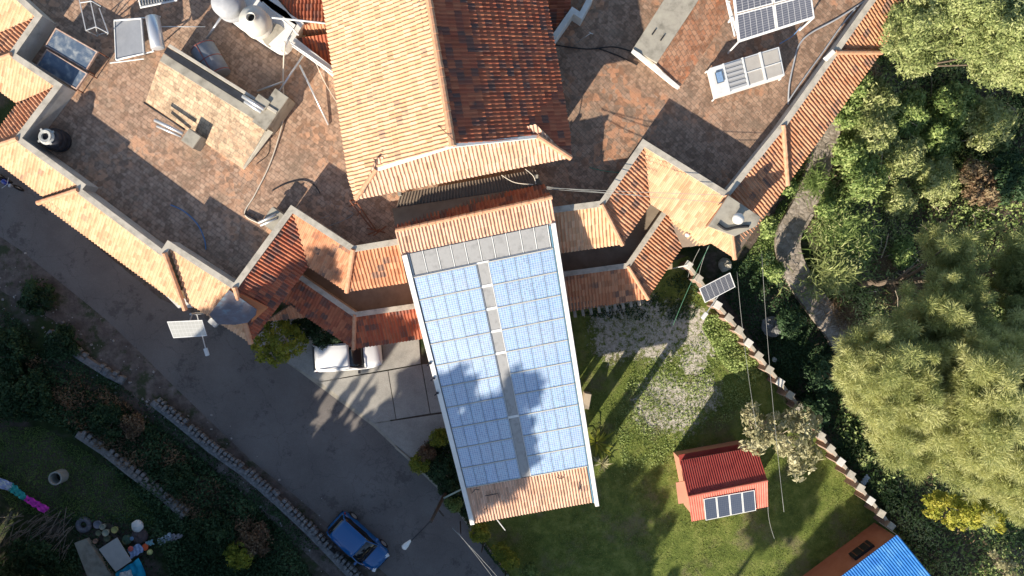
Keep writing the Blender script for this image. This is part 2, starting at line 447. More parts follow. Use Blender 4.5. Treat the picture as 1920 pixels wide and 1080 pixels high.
M['lf_shade'] = leafmat('belt_foliage', [(.03, .05, .02), (.06, .10, .03)], .05)
M['lf_pale'] = leafmat('pale_foliage', [(.18, .17, .08), (.36, .34, .18), (.58, .54, .34)], .3)
M['grass'] = leafmat('grass_blades', [(.06, .09, .02), (.14, .19, .04), (.27, .31, .09)], .3)
# ================================================================== SETTING
FENCE = [(1291, 497), (1310, 522), (1328, 547), (1346, 572), (1367, 593+3), (1386, 619), (1404, 643), (1423, 667), (1443, 693), (1463, 717), (1482, 741), (1501, 765), (1520, 791), (1540, 817), (1558, 841), (1577, 866), (1596, 890), (1614, 915), (1633, 939), (1653, 963), (1671, 987)]
def pl_world(pts, z=0): return [P(x, y, z) for x, y in pts]
RAV = [(p.x, p.y) for p in pl_world([(1700, -300), (1640, 0), (1590, 240), (1560, 400), (1545, 500), (1610, 640), (1660, 760), (1740, 900), (1900, 1150), (2100, 1500)])]
def side_dist(x, y, pl):
    """signed distance to a polyline (numpy), positive to the right of it going down the page"""
    D = np.full(np.shape(x), 1e9); Sg = np.zeros(np.shape(x))
    for i in range(len(pl)-1):
        ax, ay = pl[i]; bx, by = pl[i+1]; ex, ey = bx-ax, by-ay
        t = np.clip(((x-ax)*ex+(y-ay)*ey)/(ex*ex+ey*ey), 0, 1)
        d = np.hypot(x-ax-t*ex, y-ay-t*ey); cr = -(ex*(y-ay)-ey*(x-ax))
        m = d < D; D = np.where(m, d, D); Sg = np.where(m, np.sign(cr), Sg)
    return D*-Sg
def terr(x, y):
    x = np.asarray(x, float); y = np.asarray(y, float)
    s = np.clip(side_dist(x, y, RAV)/7.0, 0, 1); s = s*s*(3-2*s)
    return -4.0*s
def G(x, y, dz=0.0):
    p = P(x, y, 0)
    for _ in range(4):
        z = float(terr(p.x, p.y)); p = P(x, y, z)
    p.z += dz; return p
def to_ground(x, y, dz=0.0):
    z = np.zeros(len(x))
    for _ in range(4):
        k = (CH-z)/CF; z = terr((x-960)*k, (540-y)*k)
    k = (CH-z)/CF
    return np.stack([(x-960)*k, (540-y)*k, z+dz], axis=1)
# ground sheet: one grid, fine near the house, reaching far out
gx = np.concatenate([np.linspace(-420, -60, 10)[:-1], np.linspace(-60, 60, 161), np.linspace(60, 420, 10)[1:]])
gy = np.concatenate([np.linspace(-420, -50, 10)[:-1], np.linspace(-50, 50, 134), np.linspace(50, 420, 10)[1:]])
XX, YY = np.meshgrid(gx, gy); ZZ = terr(XX, YY)-.02+.05*np.sin(XX*1.7)*np.cos(YY*1.3)*(side_dist(XX, YY, RAV) > 1)
me = bpy.data.meshes.new('ground'); nx, ny = len(gx), len(gy)
vs = np.stack([XX.ravel(), YY.ravel(), ZZ.ravel()], 1)
fs = [(j*nx+i, j*nx+i+1, (j+1)*nx+i+1, (j+1)*nx+i) for j in range(ny-1) for i in range(nx-1)]
me.from_pydata(vs.tolist(), [], fs)
for p_ in me.polygons: p_.use_smooth = True
m = mat('soil_and_grass', (.1, .1, .05), .95, 0, .15); k = NT(m); v = k.coord()
gr = k.ramp(k.noise(v, 1.1, 8, .7), [(.3, (.02, .032, .012)), (.55, (.04, .06, .02)), (.75, (.07, .08, .035))])
so_ = k.ramp(k.noise(v, 3.5, 8, .7), [(.3, (.075, .055, .045)), (.6, (.14, .11, .09)), (.8, (.22, .19, .16))])
k.color(k.mix(k.fr(k.noise(v, .22, 5, .65), .42, .56), gr, so_)); k.bump(k.noise(v, 7, 8, .7), .8, .06)
me.materials.append(m); o = bpy.data.objects.new('ground', me); COL.objects.link(o); o['kind'] = 'structure'

def sheet(name, px, z, m, kind='structure', thick=.0):
    b = MB(); pts = [P(x, y, z) for x, y in px]
    if thick: b.slab(pts, thick)
    else: b.add(pts, [tuple(range(len(pts)))])
    o = b.build(name, m); 
    for p_ in o.data.polygons:
        if not thick and p_.normal.z < 0: p_.flip()
    o['kind'] = kind; return o
# dirt verge beside the road
m = mat('dirt', (.1, .08, .07), .95, 0, .15); k = NT(m); v = k.coord()
c = k.ramp(k.noise(v, 1.6, 9, .72), [(.28, (.07, .055, .05)), (.5, (.14, .115, .10)), (.72, (.24, .205, .185))])
c = k.mix(k.math('MULTIPLY', k.fr(k.noise(v, .7, 6, .7), .5, .62), .8), c, (.035, .055, .02)); k.color(c); k.bump(k.noise(v, 9, 8, .7), .8, .05)
sheet('verge', [(-80, 300), (60, 400), (470, 640), (820, 1130), (640, 1100), (480, 950), (300, 790), (100, 600), (-80, 500)], .006, m)
# road
m = mat('asphalt', (.07, .07, .075), .85, 0, .3); k = NT(m); v = k.coord()
c = k.ramp(k.noise(v, .28, 7, .62), [(.3, (.145, .125, .112)), (.55, (.20, .178, .162)), (.75, (.255, .23, .21))])
c = k.mix(k.math('MULTIPLY', k.fr(k.noise(v, 1.1, 8, .75), .56, .72), .5), c, (.20, .185, .175))
c = k.mix(k.math('MULTIPLY', k.fr(k.noise(v, .5, 8, .8), .55, .62), .6), c, (.065, .052, .045))
wv = k.n('ShaderNodeTexVoronoi'); wv.feature = 'DISTANCE_TO_EDGE'; wv.inputs['Scale'].default_value = .35; nz = k.n('ShaderNodeVectorMath', operation='ADD'); k.l(v, nz.inputs[0]); nq = k.n('ShaderNodeTexNoise'); nq.inputs['Scale'].default_value = 1.6; nq.inputs['Detail'].default_value = 6; k.l(v, nq.inputs['Vector']); k.l(nq.outputs['Color'], nz.inputs[1]); k.l(nz.outputs[0], wv.inputs['Vector'])
c = k.mix(k.math('MULTIPLY', k.fr(wv.outputs['Distance'], .010, .003), .3), c, (.04, .035, .03))
c = k.mix(.3, c, k.ramp(k.noise(v, 28, 3), [(.35, (.04, .04, .045)), (.65, (.15, .15, .15))])); k.color(c); k.bump(k.noise(v, 45, 3), .35, .01)
road_px = [(-80, 225), (40, 330), (130, 420), (300, 560), (480, 640), (560, 696), (700, 800), (818, 914), (900, 1000), (960, 1100), (1000, 1180), (900, 1180), (745, 1096), (640, 1003), (560, 935), (470, 862), (405, 800), (330, 728), (270, 668), (200, 600), (120, 535), (40, 470), (-80, 390)]
sheet('road', road_px, .012, m)
# stones and litter along the verge
mb = MB()
for i in range(260):
    t = random.random(); x = -40+t*760; y = 470+t*600+random.gauss(40, 38); p = P(x, y, .03); s_ = random.choice((.04, .05, .07, .12)); mb.box(p, (s_, s_*random.uniform(.6, 1), s_*.6), random.uniform(0, 3), rx=random.uniform(-.4, .4))
o = mb.build('verge_stones', noisy('verge_stone', (.20, .18, .17), (.45, .43, .40), 3)); o['kind'] = 'stuff'; o['label'] = 'small stones and litter strewn along the dirt verge'
# driveway slabs
md = mat('driveway_concrete', (.4, .38, .34), .9, 0, .2); k = NT(md); v = k.coord()
c = k.ramp(k.noise(v, .9, 8, .7), [(.3, (.24, .23, .21)), (.55, (.36, .345, .31)), (.75, (.44, .42, .38))])
c = k.mix(k.math('MULTIPLY', k.fr(k.noise(v, .45, 5, .7), .55, .68), .45), c, (.15, .145, .14))
c = k.mix(.25, c, k.ramp(k.noise(v, 30, 3), [(.35, (.2, .19, .17)), (.65, (.5, .48, .44))])); k.color(c); k.bump(k.noise(v, 50, 3), .25, .01)
mb = MB()
for q in ([(470, 640), (560, 560), (780, 560), (789, 682), (600, 715), (556, 690)], [(600, 716.5), (727, 695.2), (742, 786), (701, 793)], [(728.2, 695), (790, 683.6), (806, 775.3), (743.2, 785.8)], [(791.3, 683.4), (850, 676), (866, 768), (807.3, 775)], [(702, 794.3), (868, 770), (884, 850), (860, 905), (818, 910)]):
    mb.slab([P(x, y, .05) for x, y in q], .05)
o = mb.build('driveway', md, bevel=.01, seg=1); o['kind'] = 'structure'
# low kerb between drive bed and road
mb = MB(); wall_line(mb, [P(x, y).to_2d() for x, y in ((742, 838), (786, 876), (835, 925), (880, 985), (925, 1040), (960, 1090))], .12, 0, .13)
o = mb.build('kerb', M['concrete']); o['kind'] = 'structure'
sheet('gutter', [(440, 620), (560, 640), (720, 780), (850, 880), (900, 985), (840, 945), (700, 815), (560, 705), (470, 650)], .008, M['concrete'])
# lawn
ml = mat('lawn_grass', (.08, .12, .03), .95, 0, .15); k = NT(ml); v = k.coord()
g = k.ramp(k.noise(v, 1.3, 9, .72), [(.28, (.055, .085, .02)), (.5, (.14, .18, .04)), (.72, (.28, .30, .09))])
g = k.mix(k.math('MULTIPLY', k.fr(k.noise(v, .45, 6, .7), .5, .66), .7), g, (.20, .17, .10))
fine = k.noise(v, 3.4, 9, .75)
pat = None
for x, y, r in ((1150, 600, 1.6), (1200, 600, 1.8), (1260, 610, 1.5), (1295, 600, 1.0), (1235, 640, 1.5), (1315, 625, 1.6), (1240, 750, 1.8), (1275, 765, 1.7), (1225, 770, 1.4), (1320, 740, 1.2), (1150, 640, 1.4), (1300, 680, 1.0), (1190, 640, 1.1)):
    p_ = P(x, y); q = k.near(v, p_.x, p_.y, r, .6); pat = q if pat is None else k.math('MAXIMUM', pat, q)
f_ = k.math('MULTIPLY', k.fr(k.math('ADD', fine, k.math('MULTIPLY', pat, .24)), .64, .76), k.fr(pat, 0, .35))
g = k.mix(f_, g, k.ramp(k.noise(v, 6, 6), [(.3, (.40, .36, .30)), (.7, (.66, .61, .53))]))
k.color(g); k.bump(k.noise(v, 9, 9, .75), 1.0, .08)
sheet('lawn', [(1050, 560), (1290, 480), (1350, 572), (1470, 722), (1590, 880), (1700, 1020), (1560, 1130), (1000, 1180), (890, 1000), (870, 900)], .010, ml)
# stone path along the ravine
mp = mat('stone_path', (.3, .27, .23), .9, 0, .2); k = NT(mp); v = k.coord()
vo = k.n('ShaderNodeTexVoronoi'); vo.feature = 'DISTANCE_TO_EDGE'; k.l(v, vo.inputs['Vector']); vo.inputs['Scale'].default_value = 3.6
v2 = k.n('ShaderNodeTexVoronoi'); k.l(v, v2.inputs['Vector']); v2.inputs['Scale'].default_value = 3.6
sp = k.n('ShaderNodeSeparateColor'); k.l(v2.outputs['Color'], sp.inputs[0])
c = k.ramp(sp.outputs[0], [(0, (.30, .255, .21)), (1, (.42, .37, .32))])
c = k.mix(k.fr(k.noise(v, 2.5, 7, .7), .4, .7), c, (.20, .17, .13))
c = k.mix(k.math('MULTIPLY', k.fr(vo.outputs['Distance'], .05, .0), .6), c, (.12, .10, .075)); k.color(c); k.bump(k.math('ADD', vo.outputs['Distance'], k.math('MULTIPLY', k.noise(v, 12, 5), .2)), .8, .06)
cl = [G(x, y) for x, y in ((1556, 200), (1538, 290), (1508, 380), (1476, 440), (1480, 490), (1510, 545), (1545, 592), (1572, 630), (1600, 690))]
cl = spline(cl, 6); cl_p = cl; wd = [.95]*len(cl); a = offs([p.to_2d() for p in cl], .72); b_ = offs([p.to_2d() for p in cl], -.72)
mb = MB()
for i in range(len(cl)-1):
    zz = [float(terr(q.x, q.y))+.4 for q in (a[i], a[i+1], b_[i+1], b_[i])]
    q = [(t.x, t.y, z) for t, z in zip((a[i], a[i+1], b_[i+1], b_[i]), zz)]
    mb.hull([(x, y, z-.9) for x, y, z in q], q)
o = mb.build('path', mp); o['kind'] = 'structure'

# ================================================================== COURTYARD HOUSE (two storeys, terrace, tiled skirts)
ZT = 7.0; ZP = 8.3; ZE = 6.95
house = thing('courtyard_house', 'large brick-terraced house with zigzag white parapets and clay tile skirt roofs around its flat terraces', 'house', P(700, 300, 0))
OUTL = [(-60, -90), (72, 30), (22, 102), (109, 160), (33, 260), (153, 347), (146, 356), (305, 475), (316, 458), (440, 538), (547, 392), (662, 467), (747, 453)]
OUTR = [(1035, 394), (1128, 382), (1207, 268), (1363, 365), (1470, 233), (1567, 97), (1690, -75)]
def xy(px, z=ZP): return [P(x, y, z).to_2d() for x, y in px]
wl = xy(OUTL); wr = xy(OUTR)
poly = wl+wr+[Vector((30, 22)), Vector((-28, 22))]
mb = MB(); mb.prism([Vector(p) for p in poly], 0, ZT-.03); mb.build('wall', M['wall_ochre'], house)
mid = [P(880, 420, ZT).to_2d(), P(830, -60, ZT).to_2d(), Vector((-2.9, 22))]
mb = MB(); mb.prism(wl+mid+[Vector((-28, 22))], ZT-.03, ZT); mb.build('terrace_floor', M['brick_left'], house)
mb = MB(); mb.prism([mid[2], mid[1], mid[0]]+wr+[Vector((30, 22))], ZT-.03, ZT); mb.build('terrace_floor', M['brick_right'], house, label='browner brick terrace floor with orange patches')
mb = MB(); wall_line(mb, wl, .22, ZT, ZP-.06); mb.build('parapet', M['parapet'], house)
mb = MB(); wall_line(mb, wr, .22, ZT, ZP-.06); mb.build('parapet', M['parapet'], house)
mb = MB(); wall_line(mb, wl, .30, ZP-.06, ZP+.0); mb.build('coping', M['coping'], house)
mb = MB(); wall_line(mb, wr, .30, ZP-.06, ZP+.0); mb.build('coping', M['coping'], house)
def skirt(quads, zi, zo, mt, parent=house, period=.18):
    for n_, q in enumerate(quads):
        a1, a2, o2, o1 = q[:4]; mm = q[4] if len(q) > 4 else mt
        tile_roof('tile_roof', [[P(*a1, zi), P(*a2, zi), P(*o2, zo), P(*o1, zo)]], mm, parent, period)
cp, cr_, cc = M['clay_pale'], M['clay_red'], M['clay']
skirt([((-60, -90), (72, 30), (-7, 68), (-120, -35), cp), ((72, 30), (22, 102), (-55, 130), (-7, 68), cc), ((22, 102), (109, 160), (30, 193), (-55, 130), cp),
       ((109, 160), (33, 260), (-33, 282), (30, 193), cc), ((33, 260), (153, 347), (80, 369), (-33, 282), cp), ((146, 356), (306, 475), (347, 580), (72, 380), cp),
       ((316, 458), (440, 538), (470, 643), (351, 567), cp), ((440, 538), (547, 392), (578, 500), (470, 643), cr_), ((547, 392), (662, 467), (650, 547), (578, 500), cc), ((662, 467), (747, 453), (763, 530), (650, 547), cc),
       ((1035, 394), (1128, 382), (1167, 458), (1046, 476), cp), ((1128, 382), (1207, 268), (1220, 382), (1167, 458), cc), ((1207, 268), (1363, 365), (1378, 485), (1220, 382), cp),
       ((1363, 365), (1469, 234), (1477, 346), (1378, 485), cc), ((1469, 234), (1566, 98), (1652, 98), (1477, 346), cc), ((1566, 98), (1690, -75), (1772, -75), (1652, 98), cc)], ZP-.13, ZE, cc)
zi, zo = ZP+.04, ZE+.06
for a, b_ in (((22, 102), (-55, 130)), ((33, 260), (-33, 282)), ((146, 356), (72, 380)), ((308, 474), (347, 580)), ((440, 538), (470, 643)), ((662, 467), (650, 547)), ((1128, 382), (1167, 458)), ((1363, 365), (1378, 485)), ((1469, 234), (1477, 346)), ((1566, 98), (1652, 98))):
    ridge_cap(house, P(*a, zi), P(*b_, zo), .12)
# lower tier (porch roofs and their channel)
ZC = 4.0
for fl in ([(545, 508), (665, 590), (776, 574), (770, 440), (662, 467), (547, 392), (470, 470)], [(1050, 514), (1177, 498), (1245, 400), (1330, 455), (1370, 380), (1207, 268), (1128, 382), (1035, 394)]):
    mb = MB(); mb.prism(xy(fl, ZC+.9), 0, ZC); mb.build('porch_floor', M['deck_dark'] if 'deck_dark' in M else noisy('porch_screed', (.20, .16, .12), (.32, .27, .21), 1.2), house)
lowL = [(540, 504), (665, 590), (778, 574)]; lowR = [(1050, 515), (1177, 498), (1247, 397)]
for l in (lowL, lowR):
    mb = MB(); wall_line(mb, xy(l, 5.05), .18, ZC, 4.98); mb.build('parapet', M['parapet'], house)
    mb = MB(); wall_line(mb, xy(l, 5.05), .28, 4.98, 5.05); mb.build('coping', M['coping'], house)
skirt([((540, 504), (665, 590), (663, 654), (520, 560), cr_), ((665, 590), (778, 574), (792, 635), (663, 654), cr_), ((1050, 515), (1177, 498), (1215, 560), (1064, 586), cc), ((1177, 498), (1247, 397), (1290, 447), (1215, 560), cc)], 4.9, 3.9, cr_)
ridge_cap(house, P(665, 590, 5.04), P(663, 654, 3.98), .11, M['clay_red_cap'] if 'clay_red_cap' in M else None); ridge_cap(house, P(1177, 498, 5.04), P(1215, 560, 3.98), .11)
tile_roof('tile_roof', [[P(500, 602, 3.6), P(545, 572, 4.1), P(580, 594, 3.6)]], cc, house)
tile_roof('tile_roof', [[P(1247, 398, 4.8), P(1335, 455, 4.8), P(1322, 460, 4.5), P(1279, 465, 4.1)]], cp, house)
# porch posts and beam ends under the lower eaves
mb = MB()
for i in range(9):
    t = i/8; p = P(1078+t*120, 588-t*22, 3.7); mb.box(p+Vector((0, 0, -.05)), (.16, .42, .14), R(10))
mb.build('beam_end', M['concrete'], house)
for px in ((600, 598), (663, 640), (720, 632), (782, 622), (1080, 572), (1150, 562), (1208, 548), (1250, 500)):
    p = P(*px, 3.0); mb = MB(); mb.box((p.x, p.y, 1.9), (.3, .3, 3.8)); mb.build('porch_post', M['wall_ochre'], house)
# corner turrets above the skirts
tur = MB(); tur.slab([P(x, y, 8.75) for x, y in ((1366, 366), (1427, 407), (1418, 424), (1378, 443), (1328, 424))], .16)
tur.build('corner_slab', M['concrete'], house, bevel=.02)
tur = MB(); tur.prism([P(x, y, 8.5).to_2d() for x, y in ((1364, 372), (1416, 407), (1374, 434), (1334, 420))], 7.0, 8.6); tur.build('corner_turret', M['wall_ochre'], house)
mb = MB(); mb.slab([P(x, y, 8.66) for x, y in ((1322, 428), (1330, 423), (1366, 376), (1360, 374))], .1); mb.build('corner_trim', M['clay_cap'], house)
mplate = mat('oxidised_plate', (.1, .12, .15), .7, .2); k = NT(mplate); v = k.coord('Object', R(37), (1, 2.2, 1))
c = k.ramp(k.noise(v, .9, 7, .7), [(.35, (.13, .11, .12)), (.5, (.16, .15, .17)), (.58, (.18, .23, .27)), (.7, (.24, .33, .36))]); k.color(c); k.bump(k.noise(v, 6, 5), .2, .02)
tur = MB(); tur.prism([P(x, y, 8.15).to_2d() for x, y in ((429, 543), (481, 580), (479, 591), (464, 605), (441, 609), (408, 608), (392, 590))], 8.07, 8.15)
tur.build('metal_cover', mplate, house, bevel=.01, seg=1)
tur = MB(); tur.prism([P(x, y, 8.0).to_2d() for x, y in ((432, 550), (472, 580), (460, 598), (420, 600), (402, 588))], 6.5, 8.07); tur.build('corner_turret', M['wall_pink'], house)
tur = MB(); tur.slab([P(431, 541, 8.1), P(503, 577, 7.7), P(470, 606, 7.5), P(478, 582, 7.9)], .1); tur.build('corner_trim', mat('orange_flashing', (.50, .19, .08), .7), house)
# pointed bay beneath the street eave, with its white sill
mb = MB(); mb.prism(xy([(300, 545), (333, 578), (360, 577), (345, 560)], 5.6), 0, 5.5); mb.build('street_bay', M['white_plaster'], house)
# inner courtyard roofs seen at the top edge
mb = MB(); lw = xy([(470, -28), (494, 0), (562, 45), (546, 72), (634, 141)], 8.0); wall_line(mb, lw, .3, ZT, 8.0); mb.build('parapet', M['white_plaster'], house, label='white courtyard parapet with old pipes along it')
tile_roof('tile_roof', [[P(500, -30, 7.6), P(612, -30, 7.6), P(614, 40, 7.9), P(560, 42, 7.9)]], M['clay_red'], house)
tile_roof('tile_roof', [[P(563, 44, 7.9), P(618, 40, 7.9), P(622, 62, 7.4), P(556, 66, 7.4)]], M['clay'], house)
tile_roof('tile_roof', [[P(552, 72, 7.85), P(626, 62, 7.85), P(638, 92, 7.6), P(634, 136, 7.3)]], M['clay_red'], house)
mb = MB(); lw = xy([(1034, 76), (1074, 19), (1089, 29), (1108, -6)], 8.0); wall_line(mb, lw, .26, ZT, 8.0); mb.build('parapet', M['white_plaster'], house, label='white courtyard parapet at the top edge')
tile_roof('tile_roof', [[P(1020, -30, 7.5), P(1072, -30, 7.8), P(1070, 14, 7.8), P(1032, 70, 7.5)]], M['clay_red'], house)

# ================================================================== GREAT HALL (big gable roof)
gh = thing('great_hall', 'tall upper hall under a long clay tile gable roof, half pale and half dark red', 'building', P(850, 200, 7))
E1 = P(668, 373, 10.2); E2 = P(1069, 296, 10.2); GP = P(849, 273, 13.25); B1 = P(706, 318, 11.08); B2 = P(1008, 256, 11.1)
dd = Vector((-.16, .987, 0)); LEN = 13.5
FL = E1+dd*LEN; FR = E2+dd*LEN; FG = GP+dd*(LEN-1); FL.z = FR.z = 10.2
k1 = GP+(B1-GP)*((GP.z-10.2)/(GP.z-B1.z)); k2 = GP+(B2-GP)*((GP.z-10.2)/(GP.z-B2.z)); k1.z = k2.z = 10.2
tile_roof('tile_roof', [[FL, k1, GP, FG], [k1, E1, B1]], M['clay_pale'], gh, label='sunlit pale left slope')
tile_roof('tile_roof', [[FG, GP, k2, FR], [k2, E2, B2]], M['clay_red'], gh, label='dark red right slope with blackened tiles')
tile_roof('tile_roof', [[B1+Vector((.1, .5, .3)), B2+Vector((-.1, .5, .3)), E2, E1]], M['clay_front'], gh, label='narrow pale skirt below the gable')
ridge_cap(gh, FG+Vector((0, 0, .05)), GP+Vector((0, 0, .05)), .15, M['clay_cap_pale'] if 'clay_cap_pale' in M else M['clay_cap'])
ridge_cap(gh, B1+Vector((0, 0, .06)), E1+Vector((0, 0, .06)), .10); ridge_cap(gh, B2+Vector((0, 0, .08)), E2+Vector((0, 0, .08)), .13)
mb = MB()
for a, b_ in ((B1, GP), (GP, B2)):
    a = a+Vector((0, -.07, .03)); b_ = b_+Vector((0, -.07, .03)); u = Vector((0, .14, 0)); t = Vector((0, 0, .16))
    mb.hull([a-t, b_-t, b_+u-t, a+u-t], [a, b_, b_+u, a+u])
mb.build('gable_flashing', M['white'], gh)
ins = .55; nrm = Vector((.987, .16, 0))
w1 = E1+nrm*ins+Vector((0, 1.0, 0)); w2 = P(1004, 326, ZT)+Vector((.0, .15, 0)); w3 = FR-nrm*ins; w4 = FL+nrm*ins
w2 = E2-nrm*1.15+Vector((0, .55, 0))
w1.y += .6; w2.y += .3
mb = MB(); mb.prism([w1.to_2d(), w2.to_2d(), w3.to_2d(), w4.to_2d()], ZT, 10.3)
mid1 = (w1+w2)/2; mb.hull([(w1.x, w1.y, 10.3), (w2.x, w2.y, 10.3), (w3.x, w3.y, 10.3), (w4.x, w4.y, 10.3)], [(GP.x-.1, GP.y+1.1, 12.95), (GP.x+.1, GP.y+1.1, 12.95), (FG.x+.1, FG.y, 12.95), (FG.x-.1, FG.y, 12.95)])
mb.build('wall', M['wall_ochre'], gh)

# ================================================================== ENTRANCE HALL (solar roof)
eh = thing('entrance_hall', 'long sloping-roofed entrance hall with tiled ends, white parapets and tin sheet under its solar arrays', 'building', P(950, 700, 0))
RL = P(742, 432, 9.35); RR = P(1034, 370, 9.35); EL = P(882, 982, 4.75); ER = P(1122, 940, 4.75)
RN = (RR-RL).cross(EL-RL).normalized(); RN = RN if RN.z > 0 else -RN
def F(s, t, h=0.0): return RL.lerp(RR, s).lerp(EL.lerp(ER, s), t)+RN*h
tile_roof('tile_roof', [[F(-.005, 0), F(1.0, 0), F(1.0, .073), F(-.005, .073)]], M['clay_front'], eh, .17, label='pale tiled strip below the ridge')
tile_roof('tile_roof', [[F(.035, .868), F(.968, .868), F(.968, 1.0), F(.035, 1.0)]], M['clay_front'], eh, .155, label='pinkish tiled strip at the lower eave')
BL_ = P(735, 389, 8.6); BR_ = P(1021, 346, 8.6)
tile_roof('tile_roof', [[RL, RR, BR_, BL_]], M['clay_red'], eh, label='dark red back slope')
ridge_cap(eh, RL+Vector((0, 0, .04)), RR+Vector((0, 0, .04)), .1, M['clay_cap'])
# tin sheet with folds
mt = noisy('tin_sheet', (.30, .30, .29), (.40, .40, .39), 1.5, .5, .15, metal=.4, c3=(.46, .46, .44))
mb = MB(); mb.hull([F(.03, .07, -.16), F(.975, .07, -.16), F(.975, .875, -.16), F(.03, .875, -.16)], [F(.03, .07, -.04), F(.975, .07, -.04), F(.975, .875, -.04), F(.03, .875, -.04)])
n = 42
mb.build('roof_sheet', mt, eh)
# translucent skylight trays at the head of the arrays
mg = noisy('skylight_grey', (.20, .20, .195), (.33, .33, .325), 2.5, .45, .1, c3=(.28, .28, .275), spec=.5)
for i in range(10):
    s0 = .045+i*.0905; mb = MB()
    mb.hull([F(s0+.001, .076, -.03), F(s0+.087, .076, -.03), F(s0+.087, .143, -.03), F(s0+.001, .143, -.03)], [F(s0+.007, .076, .03), F(s0+.081, .076, .03), F(s0+.081, .143, .03), F(s0+.007, .143, .03)])
    mb.build('skylight', mg, eh)
mb = MB()
for i in range(11):
    s0 = .045+i*.0905-.004; mb.hull([F(s0-.004, .075, -.03), F(s0+.006, .075, -.03), F(s0+.006, .144, -.03), F(s0-.004, .144, -.03)], [F(s0-.001, .075, .035), F(s0+.003, .075, .035), F(s0+.003, .144, .035), F(s0-.001, .144, .035)])
mb.hull([F(.035, .143, -.03), F(.965, .143, -.03), F(.965, .148, -.03), F(.035, .148, -.03)], [F(.035, .143, .06), F(.965, .143, .06), F(.965, .148, .06), F(.035, .148, .06)])
mb.build('skylight_bar', M['white_metal'], eh)
# central gutter with cross straps
mb = MB(); mb.hull([F(.452, .148, -.04), F(.527, .148, -.04), F(.527, .866, -.04), F(.452, .866, -.04)], [F(.456, .148, .02), F(.523, .148, .02), F(.523, .866, .02), F(.456, .866, .02)]); mb.build('central_tray', mg, eh)
mb = MB()
for j in (1, 2, 3, 4, 7):
    t = .1465+j*.072; mb.hull([F(.45, t-.004, .0), F(.53, t-.004, .0), F(.53, t+.004, .0), F(.45, t+.004, .0)], [F(.45, t-.004, .04), F(.53, t-.004, .04), F(.53, t+.004, .04), F(.45, t+.004, .04)])
for s0 in (.4515, .5275):
    mb.hull([F(s0-.002, .148, -.03), F(s0+.003, .148, -.03), F(s0+.003, .866, -.03), F(s0-.002, .866, -.03)], [F(s0-.002, .148, .06), F(s0+.003, .148, .06), F(s0+.003, .866, .06), F(s0-.002, .866, .06)])
mb.build('strap', M['white_metal'], eh)
for s0, s1, t0, t1 in ((.0, .034, .075, 1.0), (.969, 1.0, .073, 1.012)):
    mb = MB(); mb.hull([F(s0, t0, -.5), F(s1, t0, -.5), F(s1, t1, -.5), F(s0, t1, -.5)], [F(s0, t0, .16), F(s1, t0, .16), F(s1, t1, .16), F(s0, t1, .16)])
    mb.build('parapet', M['white'], eh, bevel=.015)
mb = MB(); mb.tube([F(.962, .08, .04), F(.962, 1.0, .04)], .045, 6); mb.build('gutter_pipe', mat('blue_grey_pipe', (.10, .20, .28), .5), eh)
# walls
for s_, t_ in ((.02, .97), (.34, .97), (.66, .97), (.975, .97), (.975, .80), (.02, .80)):
    p = F(s_, t_); mb = MB(); mb.box((p.x, p.y, (p.z-.3)/2), (.28, .28, p.z-.3), R(10)); mb.build('porch_post', M['wall_pink'], eh)
cor = [F(.012, .004), F(.988, .004), F(.988, .655), F(.012, .655)]
mb = MB(); mb.hull([(p.x, p.y, 0) for p in cor], [(p.x, p.y, p.z-.3) for p in cor]); mb.build('wall', M['wall_pink'], eh)
mb = MB(); mb.slab([P(741, 397, 8.45), P(1019, 352, 8.45), P(1005, 318, 8.5), P(752, 362, 8.5)], .1); mb.build('link_roof', noisy('brown_ribbed_sheet', (.16, .12, .09), (.24, .19, .14), 3), eh)
mb = MB()
for i in range(46):
    a = P(753, 361, 8.54).lerp(P(1004, 319, 8.54), i/45); b_ = P(742, 396, 8.49).lerp(P(1018, 352, 8.49), i/45); mb.tube([a, b_], .028, 4)
mb.build('link_roof_rib', M['deck'], eh)
for a in ((1006, 330), (748, 362)):
    p = P(*a, 9); mb = MB(); mb.box((p.x, p.y, 7.8), (.16, .16, 2.2)); mb.build('corner_post', M['concrete'], eh)
